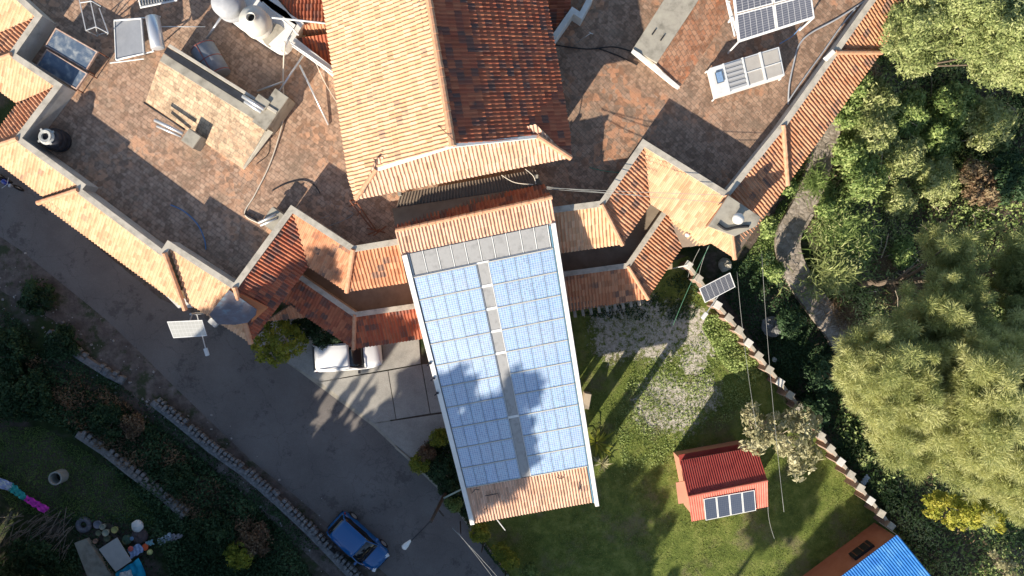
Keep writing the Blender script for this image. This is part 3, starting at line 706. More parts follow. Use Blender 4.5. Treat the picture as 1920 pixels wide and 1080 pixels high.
# ================================================================== SOLAR PANELS
def cellmat(name, base, alt, grid, nx, ny, rough=.33, gw=.09, spec=.6, pol=True):
    m = mat(name, base, rough, 0, spec); k = NT(m); uv = k.coord('UV')
    sp = k.n('ShaderNodeSeparateXYZ'); k.l(uv, sp.inputs[0])
    def line(sock, n):
        f = k.math('FRACT', k.math('MULTIPLY', sock, n)); d = k.math('ABSOLUTE', k.math('SUBTRACT', f, .5))
        return k.fr(d, .5-gw, .5-gw*.35)
    g = k.math('MAXIMUM', line(sp.outputs[0], nx), line(sp.outputs[1], ny))
    sc = k.n('ShaderNodeVectorMath', operation='MULTIPLY'); k.l(uv, sc.inputs[0]); sc.inputs[1].default_value = (nx, ny, 1)
    fl = k.n('ShaderNodeVectorMath', operation='FLOOR'); k.l(sc.outputs[0], fl.inputs[0])
    oi = k.n('ShaderNodeObjectInfo'); ad = k.n('ShaderNodeVectorMath', operation='ADD'); k.l(fl.outputs[0], ad.inputs[0]); k.l(oi.outputs['Random'], ad.inputs[1])
    wn = k.n('ShaderNodeTexWhiteNoise', noise_dimensions='3D'); k.l(ad.outputs[0], wn.inputs['Vector'])
    c = k.mix(k.math('MULTIPLY', wn.outputs['Value'], 1.0 if pol else .4), base, alt)
    c = k.mix(k.math('MULTIPLY', oi.outputs['Random'], .35), c, tuple(min(1, x*1.9+.01) for x in base))
    c = k.mix(k.math('MULTIPLY', g, .8), c, grid)
    if spec >= 1:
        wv_ = k.coord('Object'); c = k.mix(k.math('MULTIPLY', k.fr(k.noise(wv_, .8, 7, .7), .35, .75), .28), c, (.42, .46, .52))
    k.color(c); rg = k.math('ADD', k.math('MULTIPLY', k.noise(k.coord('Object'), 1.2, 4), .16), rough-.08); k.l(rg, k.b.inputs['Roughness'])
    k.b.inputs['Coat Weight'].default_value = 1.0 if spec >= 1 else .25; k.b.inputs['Coat Roughness'].default_value = .48 if spec >= 1 else .25; k.b.inputs['Coat IOR'].default_value = 2.35 if spec >= 1 else 1.5
    return m
M['cells_blue'] = cellmat('blue_cells', (.04, .135, .32), (.11, .31, .49), (.56, .62, .70), 5, 10, .5, .12, spec=1.0)
M['cells_grey'] = cellmat('grey_cells', (.06, .065, .085), (.10, .105, .125), (.45, .45, .46), 6, 10, .35, .07, .5, False)
M['cells_dark'] = cellmat('dark_cells', (.035, .045, .07), (.05, .06, .09), (.14, .15, .18), 6, 10, .4, .05, .5, False)
def quad_uv(name, pts, m, parent, t=.0, label=None):
    off = wloc(parent); pts = [Vector(p)-off for p in pts]
    me = bpy.data.meshes.new(name); me.from_pydata(pts, [], [(0, 1, 2, 3)]); uv = me.uv_layers.new(name='UVMap')
    if me.polygons[0].normal.z < 0: 
        me.clear_geometry(); me.from_pydata(pts, [], [(0, 3, 2, 1)]); uv = me.uv_layers[0] if me.uv_layers else me.uv_layers.new(name='UVMap'); c = [(0, 0), (0, 1), (1, 1), (1, 0)]
    else: c = [(0, 0), (1, 0), (1, 1), (0, 1)]
    for i in range(4): uv.data[i].uv = c[i]
    me.materials.append(m); o = bpy.data.objects.new(name, me); COL.objects.link(o); o.parent = parent
    if label: o['label'] = label
    return o
def panel(q, parent, label=None, cm=None, fm=None, fw=.022, th=.04):
    """q: four corners (left-top, right-top, right-bottom, left-bottom) of the frame's upper face"""
    q = [Vector(p) for p in q]; n = (q[1]-q[0]).cross(q[2]-q[0]).normalized(); n = n if n.z > 0 else -n
    e = (q[1]-q[0]).normalized(); g = (q[3]-q[0]).normalized()
    i = [q[0]+e*fw+g*fw, q[1]-e*fw+g*fw, q[2]-e*fw-g*fw, q[3]+e*fw-g*fw]
    mb = MB()
    for a in range(4):
        b = (a+1) % 4; mb.hull([q[a]-n*th, q[b]-n*th, i[b]-n*th, i[a]-n*th], [q[a], q[b], i[b], i[a]])
    mb.hull([p-n*th*.9 for p in i], [p-n*.012 for p in i])
    f_ = mb.build('solar_panel', fm or M['white_metal'], parent, label)
    quad_uv('cell_face', [p-n*.005 for p in i], cm or M['cells_blue'], f_)
    return f_
M['panel_edge'] = mat('panel_edge', (.16, .22, .32), .5, .3); M['rail_cream'] = mat('rail_cream', (.50, .49, .44), .6)
ORD = ['first', 'second', 'third', 'fourth', 'fifth', 'sixth', 'seventh', 'eighth', 'ninth', 'tenth']
for side, s0, s1, lab in (('left', .040, .449, 'left half of the blue solar array on the entrance hall roof, mostly in shade'), ('right', .531, .958, 'right half of the blue solar array on the entrance hall roof, brightly sunlit edge')):
    ar = thing('solar_array', lab, 'solar array', F((s0+s1)/2, .5), group='blue solar arrays of the entrance hall')
    for j in range(10):
        for i in range(5):
            a = s0+(s1-s0)*i/5+.0006; b = s0+(s1-s0)*(i+1)/5-.0006; t0 = .1495+j*.0717; t1 = t0+.0680
            hh = .09+(.004*((i*7+j*3) % 3))
            panel([F(a, t0, hh), F(b, t0, hh), F(b, t1, hh), F(a, t1, hh)], ar, fw=.009, fm=M['panel_edge'])
    for j in range(11):
        t = .1472+j*.0717; mb = MB(); mb.hull([F(s0, t-.0012, .0), F(s1, t-.0012, .0), F(s1, t+.0016, .0), F(s0, t+.0016, .0)], [F(s0, t-.0012, .115), F(s1, t-.0012, .115), F(s1, t+.0016, .115), F(s0, t+.0016, .115)]); mb.build('row_rail', M['rail_cream'], ar)
# cables clipped to the left parapet and debris hooks on the lower tiles
for i, (t, tx) in enumerate(((.42, 'upper'), (.47, 'middle'), (.52, 'lower'))):
    mb = MB(); p = F(.006, t, .2); mb.box(p, (.12, .1, .12)); mb.tube([p, p+Vector((-.14, -.12, .06))], .03, 5); o = mb.build('floodlight', M['black_plastic']); tagp(o, '%s of three small black floodlights on the left white roof parapet' % tx, 'floodlight', 'floodlights on the hall parapet')
for i, (a, tx) in enumerate(((((.16, .905), (.26, .905), (.262, .92)), 'long thin bracket lying on the lower tiles'), (((.075, .885), (.10, .875), (.13, .88)), 'short bent wire on the lower tiles by the left parapet'), (((.72, .885), (.75, .893), (.77, .888)), 'bent wire on the lower tiles under the right array'), (((.885, .93), (.87, .945), (.878, .915)), 'twisted wire scrap on the lower tiles at the right'), (((.13, .955), (.15, .952), (.155, .962)), 'small scrap of metal near the lower left eave'))):
    mb = MB(); mb.tube([F(s, t, .09) for s, t in a], .022, 5); tagp(mb.build('scrap', M['dark_metal']), tx, 'scrap')
mb = MB(); mb.tube([F(.20, .997, .0), F(.20, 1.0, -.1), P(1010-63, 992, 3.6)+Vector((0, -.15, -.3))], .03, 5); tagp(mb.build('drain_pipe', M['white_metal']), 'short white pipe poking out beneath the lower tiled eave', 'pipe')

# ------------------------------------------------------------------ terrace, left side
Z = ZT
def brick_wedge(name, label, lo, hi, zl, zh, top, bandw, side_label):
    r = thing(name, label, 'roof light block', (P(*lo[0], zl)+P(*hi[1], zh))/2-Vector((0, 0, 1)))
    a, b = P(*lo[0], zl), P(*lo[1], zl); c, d = P(*hi[1], zh), P(*hi[0], zh)
    mb = MB(); mb.hull([(p.x, p.y, Z) for p in (a, b, c, d)], [p-Vector((0, 0, .03)) for p in (a, b, c, d)]); mb.build('wall', M['white_plaster'], r)
    mb = MB(); mb.slab([a, b, c, d], .03); mb.build('brick_slope', top, r)
    return r, a, b, c, d
w_, a, b, c, d = brick_wedge('roof_light', 'long brick wedge rising from the left terrace with a dark slot behind its concrete lip', [(273, 190), (457, 318)], [(300, 112), (500, 238)], 7.12, 8.15, M['brick_pale'], .5, '')
def band(nm, q, z0, z1, m_, par):
    mb = MB(); mb.prism([P(x, y, z1).to_2d() for x, y in q], z0, z1); return mb.build(nm, m_, par, bevel=.01, seg=1)
band('concrete_lip', [(299, 114), (500, 239), (509, 226), (307, 100)], Z, 8.22, M['concrete'], w_)
slotm = noisy('wet_black_gutter', (.016, .018, .024), (.035, .04, .05), 4)  # shade inside the open slot, put into a near-black colour
band('gutter', [(307, 99), (509, 225), (516, 214), (313, 88)], Z, 8.26, slotm, w_)
band('back_wall', [(314, 87), (517, 213), (520, 208), (318, 82)], Z, 8.36, M['coping'], w_)
def flue_box(name, label, c, wd, rz=R(-35)):
    hgt = wd[2]
    o = MB().box((c.x, c.y, Z+hgt/2), (wd[0], wd[1], hgt), rz).build(name, M['concrete'], bevel=.02); return tagp(o, label, 'masonry box')
def pipes(label, pts_list, r, m, name='pipe', cat='pipe', group=None):
    mb = MB()
    for p in pts_list: mb.tube(p, r, 7)
    return tagp(mb.build(name, m, smooth=True), label, cat, group)
p = P(357, 259, 8.0); flue_box('masonry_box', 'small square concrete flue box at the foot of the brick wedge', p, (.72, .72, .95))
pipes('bright steel flue pipe leaning against the small square concrete box', [[P(290, 225, 7.9), P(343, 250, 7.8)]], .09, M['steel'])
pipes('thinner steel flue pipe beside the leaning one on the left terrace', [[P(294, 236, 7.7), P(340, 256, 7.5)]], .07, M['steel'])
pipes('dark drain pipe running along the low edge of the brick wedge', [[P(270, 192, 7.1), P(346, 243, 7.1)]], .05, M['dark_metal'])
r = thing('masonry_block', 'T-shaped concrete block at the lower right end of the brick wedge', 'masonry box', P(505, 200, Z))
mb = MB(); p = P(508, 206, 8.2); mb.box((p.x, p.y, 7.65), (.8, 2.0, 1.3), R(-35)); mb.build('body', M['concrete'], r, bevel=.02)
mb = MB(); p = P(492, 192, 8.3); mb.box((p.x, p.y, 7.7), (.7, .5, 1.45), R(-35)); mb.build('side_box', M['concrete'], r, bevel=.02)
mb = MB(); mb.slab([P(503, 243, 8.2), P(512, 248, 8.0), P(458, 318, 7.15), P(456, 314, 7.2)], .5); mb.build('fin', M['concrete'], r)
pipes('pair of bright steel pipes lying beside the T-shaped block', [[P(455, 180, 8.4), P(495, 205, 8.4)], [P(459, 190, 8.3), P(490, 210, 8.3)]], .1, M['steel'], 'pipe_pair', 'pipes')
# solar water heater with horizontal tank
r = thing('solar_water_heater', 'solar water heater with grey collector plate and silver horizontal tank', 'water heater', P(255, 80, Z))
q = [P(215, 39, 7.5), P(265, 35, 8.15), P(270, 101, 8.15), P(218, 112, 7.5)]
mb = MB(); mb.slab(q, .1); mb.build('collector', noisy('collector_glass', (.20, .21, .23), (.26, .27, .29), 2, .3, .1, spec=.6), r)
mb = MB()
for i in range(4): mb.tube([q[i]+Vector((0, 0, .03)), q[(i+1) % 4]+Vector((0, 0, .03))], .035, 5)
mb.build('collector_frame', M['white_metal'], r)
mb = MB(); a = P(286, 32, 8.35); b = P(296, 90, 8.35); dv = (b-a).normalized()
mb.tube([a-dv*.06, a-dv*.03, a, b, b+dv*.03, b+dv*.06], .33, 20, rf=lambda i: (.15, .28, .33, .33, .28, .15)[i]); mb.build('tank', mat('silver_tank', (.58, .60, .64), .32, .55), r, smooth=True)
mb = MB()
for pts in ([P(214, 38, 7.9), P(300, 31, 8.0)], [P(214, 38, 7.9), P(214, 38, Z)], [P(218, 113, 7.6), P(288, 96, 8.1)], [P(206, 118, 7.15), P(270, 110, 7.2)], [P(300, 31, 8.0), P(300, 33, Z)], [P(288, 96, 8.1), P(287, 97, Z)], [P(287, 96, 8.1), P(283, 66, 8.6)]): mb.tube(pts, .035, 5)
mb.build('stand', M['white_metal'], r)
# two flat collectors
for nm, pts, zz, lab in (('a', [(104, 52), (183, 97), (162, 132), (84, 86)], 7.75, 'flat glass solar collector with copper rim, the one farther from the parapet'), ('b', [(87, 92), (164, 138), (143, 168), (67, 123)], 7.6, 'flat glass solar collector with copper rim, half hidden by parapet shade')):
    q = [P(x, y, zz+(.25 if i in (0, 1) else 0)) for i, (x, y) in enumerate(pts)]
    r = thing('flat_collector', lab, 'solar collector', P(pts[0][0]+30, pts[0][1]+30, Z), group='flat collectors on the left terrace')
    n = (q[1]-q[0]).cross(q[2]-q[0]).normalized(); n = n if n.z > 0 else -n
    e = (q[1]-q[0]).normalized(); g = (q[3]-q[0]).normalized(); i_ = [q[0]+e*.06+g*.06, q[1]-e*.06+g*.06, q[2]-e*.06-g*.06, q[3]+e*.06-g*.06]
    mb = MB()
    for a in range(4):
        b = (a+1) % 4; mb.hull([q[a]-n*.14, q[b]-n*.14, i_[b]-n*.14, i_[a]-n*.14], [q[a], q[b], i_[b], i_[a]])
    mb.build('rim', noisy('copper_rim', (.30, .15, .10), (.50, .42, .36), 6, .5), r)
    mg2 = mat('collector_pane', (.05, .075, .12), .2, 0, .6); k = NT(mg2); uv = k.coord('UV'); sp = k.n('ShaderNodeSeparateXYZ'); k.l(uv, sp.inputs[0])
    f_ = k.math('FRACT', k.math('MULTIPLY', sp.outputs[1], 12)); cc_ = k.mix(k.fr(f_, .7, .95), (.05, .08, .13), (.17, .20, .24)); cc_ = k.mix(k.fr(k.noise(k.coord('Object'), 2.5, 7, .7), .45, .7), cc_, (.26, .28, .29)); k.color(cc_)
    quad_uv('pane', [p-n*.03 for p in i_], mg2, r)
    mb = MB()
    for p in q: mb.tube([p-n*.1, (p.x, p.y, Z)], .03, 5)
    mb.build('legs', M['rust'], r)
# steel frame stand
r = thing('steel_stand', 'bare welded steel tube stand with two open bays, standing in parapet shade', 'metal stand', P(180, 40, Z))
T = [P(150, -14, 8.6), P(180, -6, 8.6), P(200, 66, 7.05), P(155, 60, 7.9), P(182, 52, 8.0), P(172, -6, 8.7)]
mb = MB()
for a, b in ((P(147, -8, 8.6), P(161, 57, 8.1)), (P(167, -10, 8.6), P(180, 50, 8.1)), (P(161, 57, 8.1), P(180, 50, 8.1)), (P(180, 50, 8.1), P(203, 62, 8.1)), (P(186, 15, 8.2), P(203, 62, 8.1)), (P(163, 60, Z), P(161, 57, 8.1)), (P(183, 68, Z), P(180, 50, 8.1)), (P(203, 62, 8.1), P(200, 66, Z)), (P(161, 57, 8.0), P(183, 68, 7.2)), (P(183, 66, 7.2), P(203, 60, 7.6)), (P(150, 5, 8.5), P(172, 2, 8.5)), (P(172, 2, 8.5), P(189, 12, 8.2))): mb.tube([a, b], .028, 5)
mb.build('frame', M['steel'], r)
# louvred white rack at top edge
r = thing('slatted_rack', 'white rack of evacuated glass tubes cut by the top edge of the view', 'tube collector', P(290, -5, Z))
mb = MB(); mb.slab([P(254, -22, 8.5), P(325, -36, 8.5), P(332, 2, 7.9), P(263, 16, 7.9)], .05); mb.build('reflector', M['white_metal'], r)
for i in range(13):
    t = (i+.5)/13; mb = MB(); mb.tube([P(254, -20, 8.6).lerp(P(323, -34, 8.6), t), P(262, 11, 8.02).lerp(P(328, -2, 8.02), t)], .035, 6); mb.build('glass_tube', mat('tube_glass', (.05, .06, .07), .15) if i == 0 else bpy.data.materials['tube_glass'], r)
mb = MB(); mb.tube([P(263, 14, 8.0), P(332, 0, 8.0)], .05, 5); mb.build('foot_rail', M['white_metal'], r)
# cisterns
r = thing('water_cistern', 'black round water cistern with a grimy white neck by the left parapet', 'water tank', P(104, 262, Z))
c = P(104, 262, Z+.5); c.z = Z
mb = MB(); mb.lathe(c, [(0, 0), (.54, 0), (.57, .3), (.54, .33), (.57, .36), (.56, .7), (.52, .73), (.54, .77), (.45, 1.0), (.3, 1.12), (.0, 1.12)], 28); mb.build('body', M['black_plastic'], r, smooth=True)
mb = MB(); mb.lathe(c+Vector((-.08, .03, 0)), [(.18, 1.1), (.18, 1.25), (.30, 1.27), (.32, 1.20), (.40, 1.12)], 20)
for k_ in range(4):
    an = k_*math.pi/2+.6; mb.box(c+Vector((-.08+.36*math.cos(an), .03+.36*math.sin(an), 1.15)), (.2, .1, .05), an)
mb.build('neck', noisy('grimy_white', (.30, .30, .28), (.55, .55, .52), 6), r)
def cyl_tank(name, label, px, z0, rad, hgt, m, hole=True):
    r = thing(name, label, 'water tank', P(*px, z0)); c = P(*px, z0+hgt); c.z = z0
    mb = MB(); mb.lathe(c, [(0, 0), (rad*.96, 0), (rad, hgt*.1), (rad, hgt*.35), (rad*.97, hgt*.37), (rad, hgt*.4), (rad, hgt*.72), (rad*.93, hgt*.8), (rad*.6, hgt*.92), (rad*.34, hgt*.97)]+([(rad*.34, hgt*1.03), (rad*.28, hgt*1.03), (rad*.28, hgt*.8)] if hole else [(0, hgt*1.0)]), 32); mb.build('body', m, r, smooth=True)
    if hole: mb = MB(); mb.cyl(c+Vector((0, 0, hgt*.8)), c+Vector((0, 0, hgt*.82)), rad*.3, None, 20); mb.build('opening', M['black_rubber'], r)
    return r
cyl_tank('water_cistern', 'white plastic water tank with an open black mouth, standing on the white plinth', (470, 32), 8.0, .70, 1.3, noisy('cream_plastic', (.50, .48, .42), (.66, .63, .56), 1.2, .5))
cyl_tank('water_cistern', 'grey domed water tank cut by the top edge left of the white one', (418, -2), 8.0, .72, 1.3, M['grey_plastic'], False)
r = thing('tank_plinth', 'long whitewashed masonry plinth with rounded end under the water tanks', 'plinth', P(480, 50, Z))
mb = MB(); mb.prism([P(x, y, 8).to_2d() for x, y in ((408, 18), (500, -25), (560, 45), (536, 84), (528, 93), (516, 94), (500, 84), (440, 44), (420, 28))], Z, 8.0); mb.build('body', M['white'], r, bevel=.06)
mb = MB(); mb.slab([P(486, 40, 8.25), P(500, 25, 8.25), P(512, 42, 8.25), P(506, 62, 8.25)], .2); mb.build('cover_plate', M['grey_plastic'], r)
mb = MB(); mb.cyl(P(515, 68, 8.0), P(515, 68, 8.03), .6, None, 24); mb.build('shadowed_lid', M['concrete'], r)  # flat concrete disc on the plinth top
# half barrel
r = thing('barrel', 'grey barrel with red hoops lying in shade on the left terrace', 'barrel', P(400, 115, Z))
a = P(379, 88, 7.5); b = P(411, 142, 7.5); dv = (b-a).normalized()
mb = MB(); mb.tube([a-dv*.01, a, b, b+dv*.01], .62, 24, rf=lambda i: (.55, .62, .62, .55)[i]); o = mb.build('body', noisy('barrel_grey', (.17, .18, .20), (.24, .25, .27), 3, .85), r, smooth=True)
for t in (0.03, .5, .97):
    mb = MB(); q = a.lerp(b, t); mb.tube([q-dv*.02, q+dv*.02], .632, 24); mb.build('hoop', mat('hoop_red', (.25, .07, .05), .7) if 'hoop_red' not in bpy.data.materials else bpy.data.materials['hoop_red'], r)
mb = MB(); sdv = dv.cross(Vector((0, 0, 1))); mb.tube([a+Vector((0, 0, .63))+sdv*.1, b+Vector((0, 0, .63))+sdv*.1], .018, 5); mb.build('seam', bpy.data.materials['hoop_red'], r)
# poles, planks, hoses on left terrace
pipes('long cream hose curving down across the left terrace', [spline([P(x, y, z) for x, y, z in ((534, 78, 8.2), (532, 110, 7.6), (531, 160, 7.25), (533, 205, 7.2), (525, 250, 7.1), (505, 310, 7.05), (478, 365, 7.05), (459, 401, 7.05), (487, 419, 7.1))], 8)], .035, M['hose_white'], 'hose', 'hose')
pipes('steel angle pole leaning from the courtyard parapet to the T-shaped block', [[P(568, 104, 7.9), P(511, 190, 7.3)]], .05, M['steel'], 'pole', 'pole')
pipes('short steel pole crossing the leaning one, in wedge shade', [[P(482, 171, 7.1), P(532, 153, 7.2)]], .05, M['steel'], 'pole', 'pole')
pipes('long grey pole lying on the bare terrace near the great hall', [[P(562, 122, 7.8), P(616, 234, 7.08)]], .05, M['steel'], 'pole', 'pole')
pipes('slim steel pole beside the barrel, pointing up to the tank plinth', [[P(416, 30, 7.9), P(387, 73, 7.2)]], .06, M['steel'], 'pole', 'pole')
pipes('thin cream cable dangling beside the great hall roof', [spline([P(592, 118, 7.9), P(612, 160, 7.3), P(640, 205, 7.2)], 6)], .018, M['hose_white'], 'cable', 'cable')
pipes('thin white line strung between the heater tank and the shade', [[P(303, 50, 8.3), P(385, 50, 7.6)]], .02, M['white_metal'], 'cable', 'cable')
pipes('pair of thin pipes running along the courtyard parapet', [[P(492, 4, 8.2), P(545, 50, 8.2), P(560, 66, 8.2)], [P(548, 86, 8.1), P(633, 146, 8.1)], [P(545, 80, 8.1), P(632, 140, 8.25)]], .04, M['white_metal'], 'pipe_run', 'pipes')
pipes('white pipe crossing from the water tank to the great hall eave', [[P(508, 33, 8.8), P(560, 38, 8.6), P(614, 44, 9.2)]], .045, M['white_metal'])
pipes('blue hose curled in parapet shade on the left terrace', [spline([P(x, y, 7.04) for x, y in ((320, 384), (345, 396), (370, 420), (383, 448), (386, 468))], 7)], .03, M['hose_blue'], 'hose', 'hose')
pipes('dark hose loop near the shade of the inner parapet', [spline([P(x, y, 7.04) for x, y in ((510, 358), (535, 345), (568, 338), (590, 348), (600, 362))], 6)], .025, M['dark_metal'], 'hose', 'hose')
pipes('thin dark cable curling behind the T-shaped block', [spline([P(x, y, 7.04) for x, y in ((500, 245), (505, 265), (502, 290), (480, 308))], 6)], .015, M['dark_metal'], 'cable', 'cable')
p = P(516, 412, 7.4); flue_box('masonry_box', 'small concrete box with steel tubes where the inner parapet turns', p, (.75, 1.0, .8), R(-35))
pipes('bundle of steel tubes on the box at the parapet turn', [[P(484, 418, 7.9), P(518, 402, 7.9)], [P(488, 423, 7.8), P(520, 409, 7.8)]], .06, M['steel'], 'pipe_pair', 'pipes')
pipes('black pipe laid toward the box at the parapet turn', [[P(459, 401, 7.1), P(486, 417, 7.15)]], .05, M['dark_metal'])
r = thing('rusty_frame', 'rusty red steel lattice frame lying in shade below the great hall eave', 'metal frame', P(680, 410, Z))
mb = MB()
for a, b in (((656, 376), (700, 432)), ((664, 372), (708, 436)), ((656, 376), (672, 374)), ((688, 428), (722, 436)), ((700, 442), (724, 424)), ((690, 440), (712, 430)), ((676, 396), (670, 404)), ((668, 380), (655, 388))): mb.tube([P(*a, 7.6), P(*b, 7.2)], .035, 5)
mb.build('lattice', M['rust'], r)
pipes('grey cable trailing over the shaded terrace beside the rusty frame', [spline([P(x, y, 7.04) for x, y in ((612, 425), (640, 415), (662, 402), (655, 396))], 5), [P(600, 410, 7.05), P(618, 404, 7.05)]], .015, M['wire'], 'cable', 'cable')
# grey aerial on hall roof
pipes('thin bent aerial wire standing on the pale hall roof corner', [spline([P(703, 300, 11.5), P(704, 312, 11.2), P(694, 336, 10.9), P(682, 362, 10.5)], 5), [P(700, 298, 11.6), P(707, 300, 11.6)]], .025, M['dark_metal'], 'aerial', 'aerial')
pipes('thin cable crossing the pale hall roof near its ridge', [[P(808, 222, 12.6), P(850, 262, 13.7)]], .015, M['dark_metal'], 'cable', 'cable')

# ------------------------------------------------------------------ terrace, right side
w2_, a, b, c, d = brick_wedge('roof_light', 'brick wedge on the right terrace with orange bricks and a broad concrete lip', [(1275, 165), (1400, -20)], [(1212, 100), (1300, -22)], 7.1, 8.1, M['brick_orange'], .5, '')
mb = MB(); mb.slab([P(1187, 91, 8.28), P(1232, 118, 8.25), P(1330, -30, 8.25), P(1270, -40, 8.28)], .16); mb.build('concrete_lip', M['concrete'], w2_, bevel=.01, seg=1)
mb = MB(); mb.prism([P(x, y, 8.1).to_2d() for x, y in ((1190, 90), (1230, 114), (1325, -28), (1275, -38))], Z, 8.1); mb.build('wall', M['concrete'], w2_)
mb = MB(); mb.slab([P(1187, 92, 8.36), P(1200, 100, 8.36), P(1275, 162, 7.2), P(1265, 156, 7.2)], .2); mb.build('white_edge', M['white'], w2_)
mb = MB()
for x, y in ((1226, 60), (1242, 71)): p = P(x, y, 8.31); mb.box(p, (.07, .32, .03), R(-35))
mb.build('vent_slot', M['dark_metal'], w2_)
def rot_quad(a, b, c, d): return [a, b, c, d]
# four big panels on a white stand
r = thing('solar_table', 'four large grey solar panels on a white steel stand on the right terrace', 'solar array', P(1440, 60, Z))
A0 = P(1372, -50, 10.3); A1 = P(1512, -76, 10.3); A2 = P(1527, 32, 8.9); A3 = P(1386, 77, 8.9)
mb = MB()
for a, b in ((A0, A1), (A1, A2), (A2, A3), (A3, A0)): mb.tube([a+Vector((0, 0, -.08)), b+Vector((0, 0, -.08))], .05, 5)
for q_ in (A0, A1, A2, A3): mb.tube([q_+Vector((0, 0, -.08)), (q_.x, q_.y, Z)], .05, 5)
for a, b in ((P(1362, 0, 9.3), P(1378, 68, 9.0)), (P(1366, 5, 9.6), P(1383, 66, 8.9)), (P(1362, 0, 9.3), P(1368, 4, 9.6)), (P(1372, 32, 9.4), P(1366, 42, 9.0))): mb.tube([a, b], .045, 5)
mb.build('frame', M['white_metal'], r)
def lerp2(q, s, t): return q[0].lerp(q[1], s).lerp(q[3].lerp(q[2], s), t)
Q = [A0, A1, A2, A3]
for i in range(2):
    for j in range(2):
        s0, s1 = (.0, .495) if i == 0 else (.505, 1.0); t0, t1 = (.0, .62) if j == 0 else (.635, 1.0)
        t0, t1 = (.18, .585) if j == 0 else (.60, 1.0)
        panel([lerp2(Q, s0, t0), lerp2(Q, s1, t0), lerp2(Q, s1, t1), lerp2(Q, s0, t1)], r, cm=M['cells_grey'], fw=.05, th=.05)
# solar dryer box
r = thing('solar_dryer', 'long white solar dryer box with fluted tray and glazed bays on the right terrace', 'solar dryer', P(1400, 140, Z))
D = [P(1331, 127, 7.9), P(1461, 87, 7.9), P(1472, 141, 7.9), P(1344, 181, 7.9)]
mb = MB(); mb.hull([(p.x, p.y, 7.25) for p in D], D); mb.build('cabinet', M['white_metal'], r, bevel=.02)
def DQ(s0, s1, t0, t1, h): 
    f = [lerp2(D, s0, t0), lerp2(D, s1, t0), lerp2(D, s1, t1), lerp2(D, s0, t1)]; return [p+Vector((0, 0, h)) for p in f]
gl = noisy('dryer_glazing', (.40, .37, .33), (.48, .45, .40), 3, .3, 0, spec=.5)
mb = MB(); mb.slab(DQ(.2, .45, .06, .94, .02), .03); mb.build('fluted_tray', mat('tray_grey', (.30, .30, .30), .5), r)
mb = MB()
for i in range(6):
    t = .1+.8*i/5; mb.slab(DQ(.205, .445, t-.035, t+.035, .05), .03)
mb.build('flute', mat('flute_light', (.42, .42, .42), .45), r)
for s0, s1 in ((.475, .70), (.73, .97)):
    mb = MB(); mb.slab(DQ(s0, s1, .06, .94, .02), .03); mb.build('glazed_bay', gl, r)
    mb = MB(); mb.slab(DQ(s0, s1, .52, .545, .05), .04); mb.build('glazing_bar', M['white_metal'], r)
mb = MB(); mb.slab(DQ(.45, .475, .0, 1, .06), .06); mb.slab(DQ(.70, .73, .0, 1, .06), .06); mb.slab(DQ(.18, .2, .0, 1, .05), .06); mb.build('cross_rail', M['white_metal'], r)
panel(DQ(.045, .145, .22, .6, .08), r, cm=M['cells_blue'], fm=M['dark_metal'], fw=.02, th=.03)
mb = MB()
for p in D: mb.tube([(p.x, p.y, Z), (p.x, p.y, 7.3)], .04, 5)
mb.build('legs', M['white_metal'], r)
# hoses and cables on the right terrace
pipes('grey hose looping from the top corner down to the right parapet', [spline([P(x, y, 7.06) for x, y in ((1625, 0), (1570, 35), (1520, 62), (1498, 85), (1488, 120), (1480, 160), (1478, 196))], 8)], .045, M['grey_plastic'], 'hose', 'hose')
pipes('grey pipe laid along the foot of the right parapet', [spline([P(x, y, 7.1) for x, y in ((1605, 15), (1575, 52), (1545, 95), (1505, 150), (1478, 190))], 6)], .04, M['grey_plastic'], 'pipe', 'pipe')
pipes('thin blue cable from the panel stand to the dryer', [spline([P(1502, 50, 7.5), P(1485, 68, 7.1), P(1462, 82, 7.6)], 5)], .02, M['hose_blue'], 'cable', 'cable')
pipes('black cable snaking through the great hall shade', [spline([P(x, y, 7.05) for x, y in ((1038, 84), (1100, 92), (1150, 88), (1188, 98))], 6), spline([P(x, y, 7.05) for x, y in ((1120, 90), (1160, 105), (1195, 122))], 5)], .03, M['black_rubber'], 'cable', 'cable')
pipes('green cable on shaded bricks beside the tiled corner', [spline([P(x, y, 7.05) for x, y in ((1105, 314), (1130, 320), (1162, 324))], 5)], .02, M['wire_green'], 'cable', 'cable')
pipes('slim aerial rod standing in the great hall shade', [[P(1108, 62, 8.2), P(1080, 80, 7.1)], [P(1104, 60, 8.2), P(1112, 64, 8.2)]], .015, M['steel'], 'aerial', 'aerial')
mb = MB(); mb.box(P(1555, 104, 8.35), (.55, .22, .2), R(45)); tagp(mb.build('white_block', M['white']), 'small white block on the right parapet near the tile step', 'block')
# dome and curved pipe on the right corner slab
r = thing('roof_vent', 'small white dome vent on the right corner slab', 'vent', P(1381, 411, 8.75)); c = P(1381, 411, 8.9); c.z = 8.75
mb = MB(); mb.lathe(c, [(.16, 0), (.16, .35), (.27, .38), (.28, .48), (.2, .6), (.08, .67), (0, .68)], 20); mb.build('cap', M['white'], r, smooth=True)
pipes('dark bent rubber hose lying on the right corner slab', [spline([P(x, y, 8.8) for x, y in ((1346, 420), (1354, 426), (1363, 430), (1380, 426), (1404, 424))], 5)], .07, M['black_rubber'], 'hose', 'hose')
pipes('white corner lamp at the tip of the lower right tiles', [[P(1289, 440, 4.3), P(1289, 440, 4.6)]], .14, M['white'], 'lamp', 'lamp')  # white stub put in for the sunlit tile corner; no lamp there
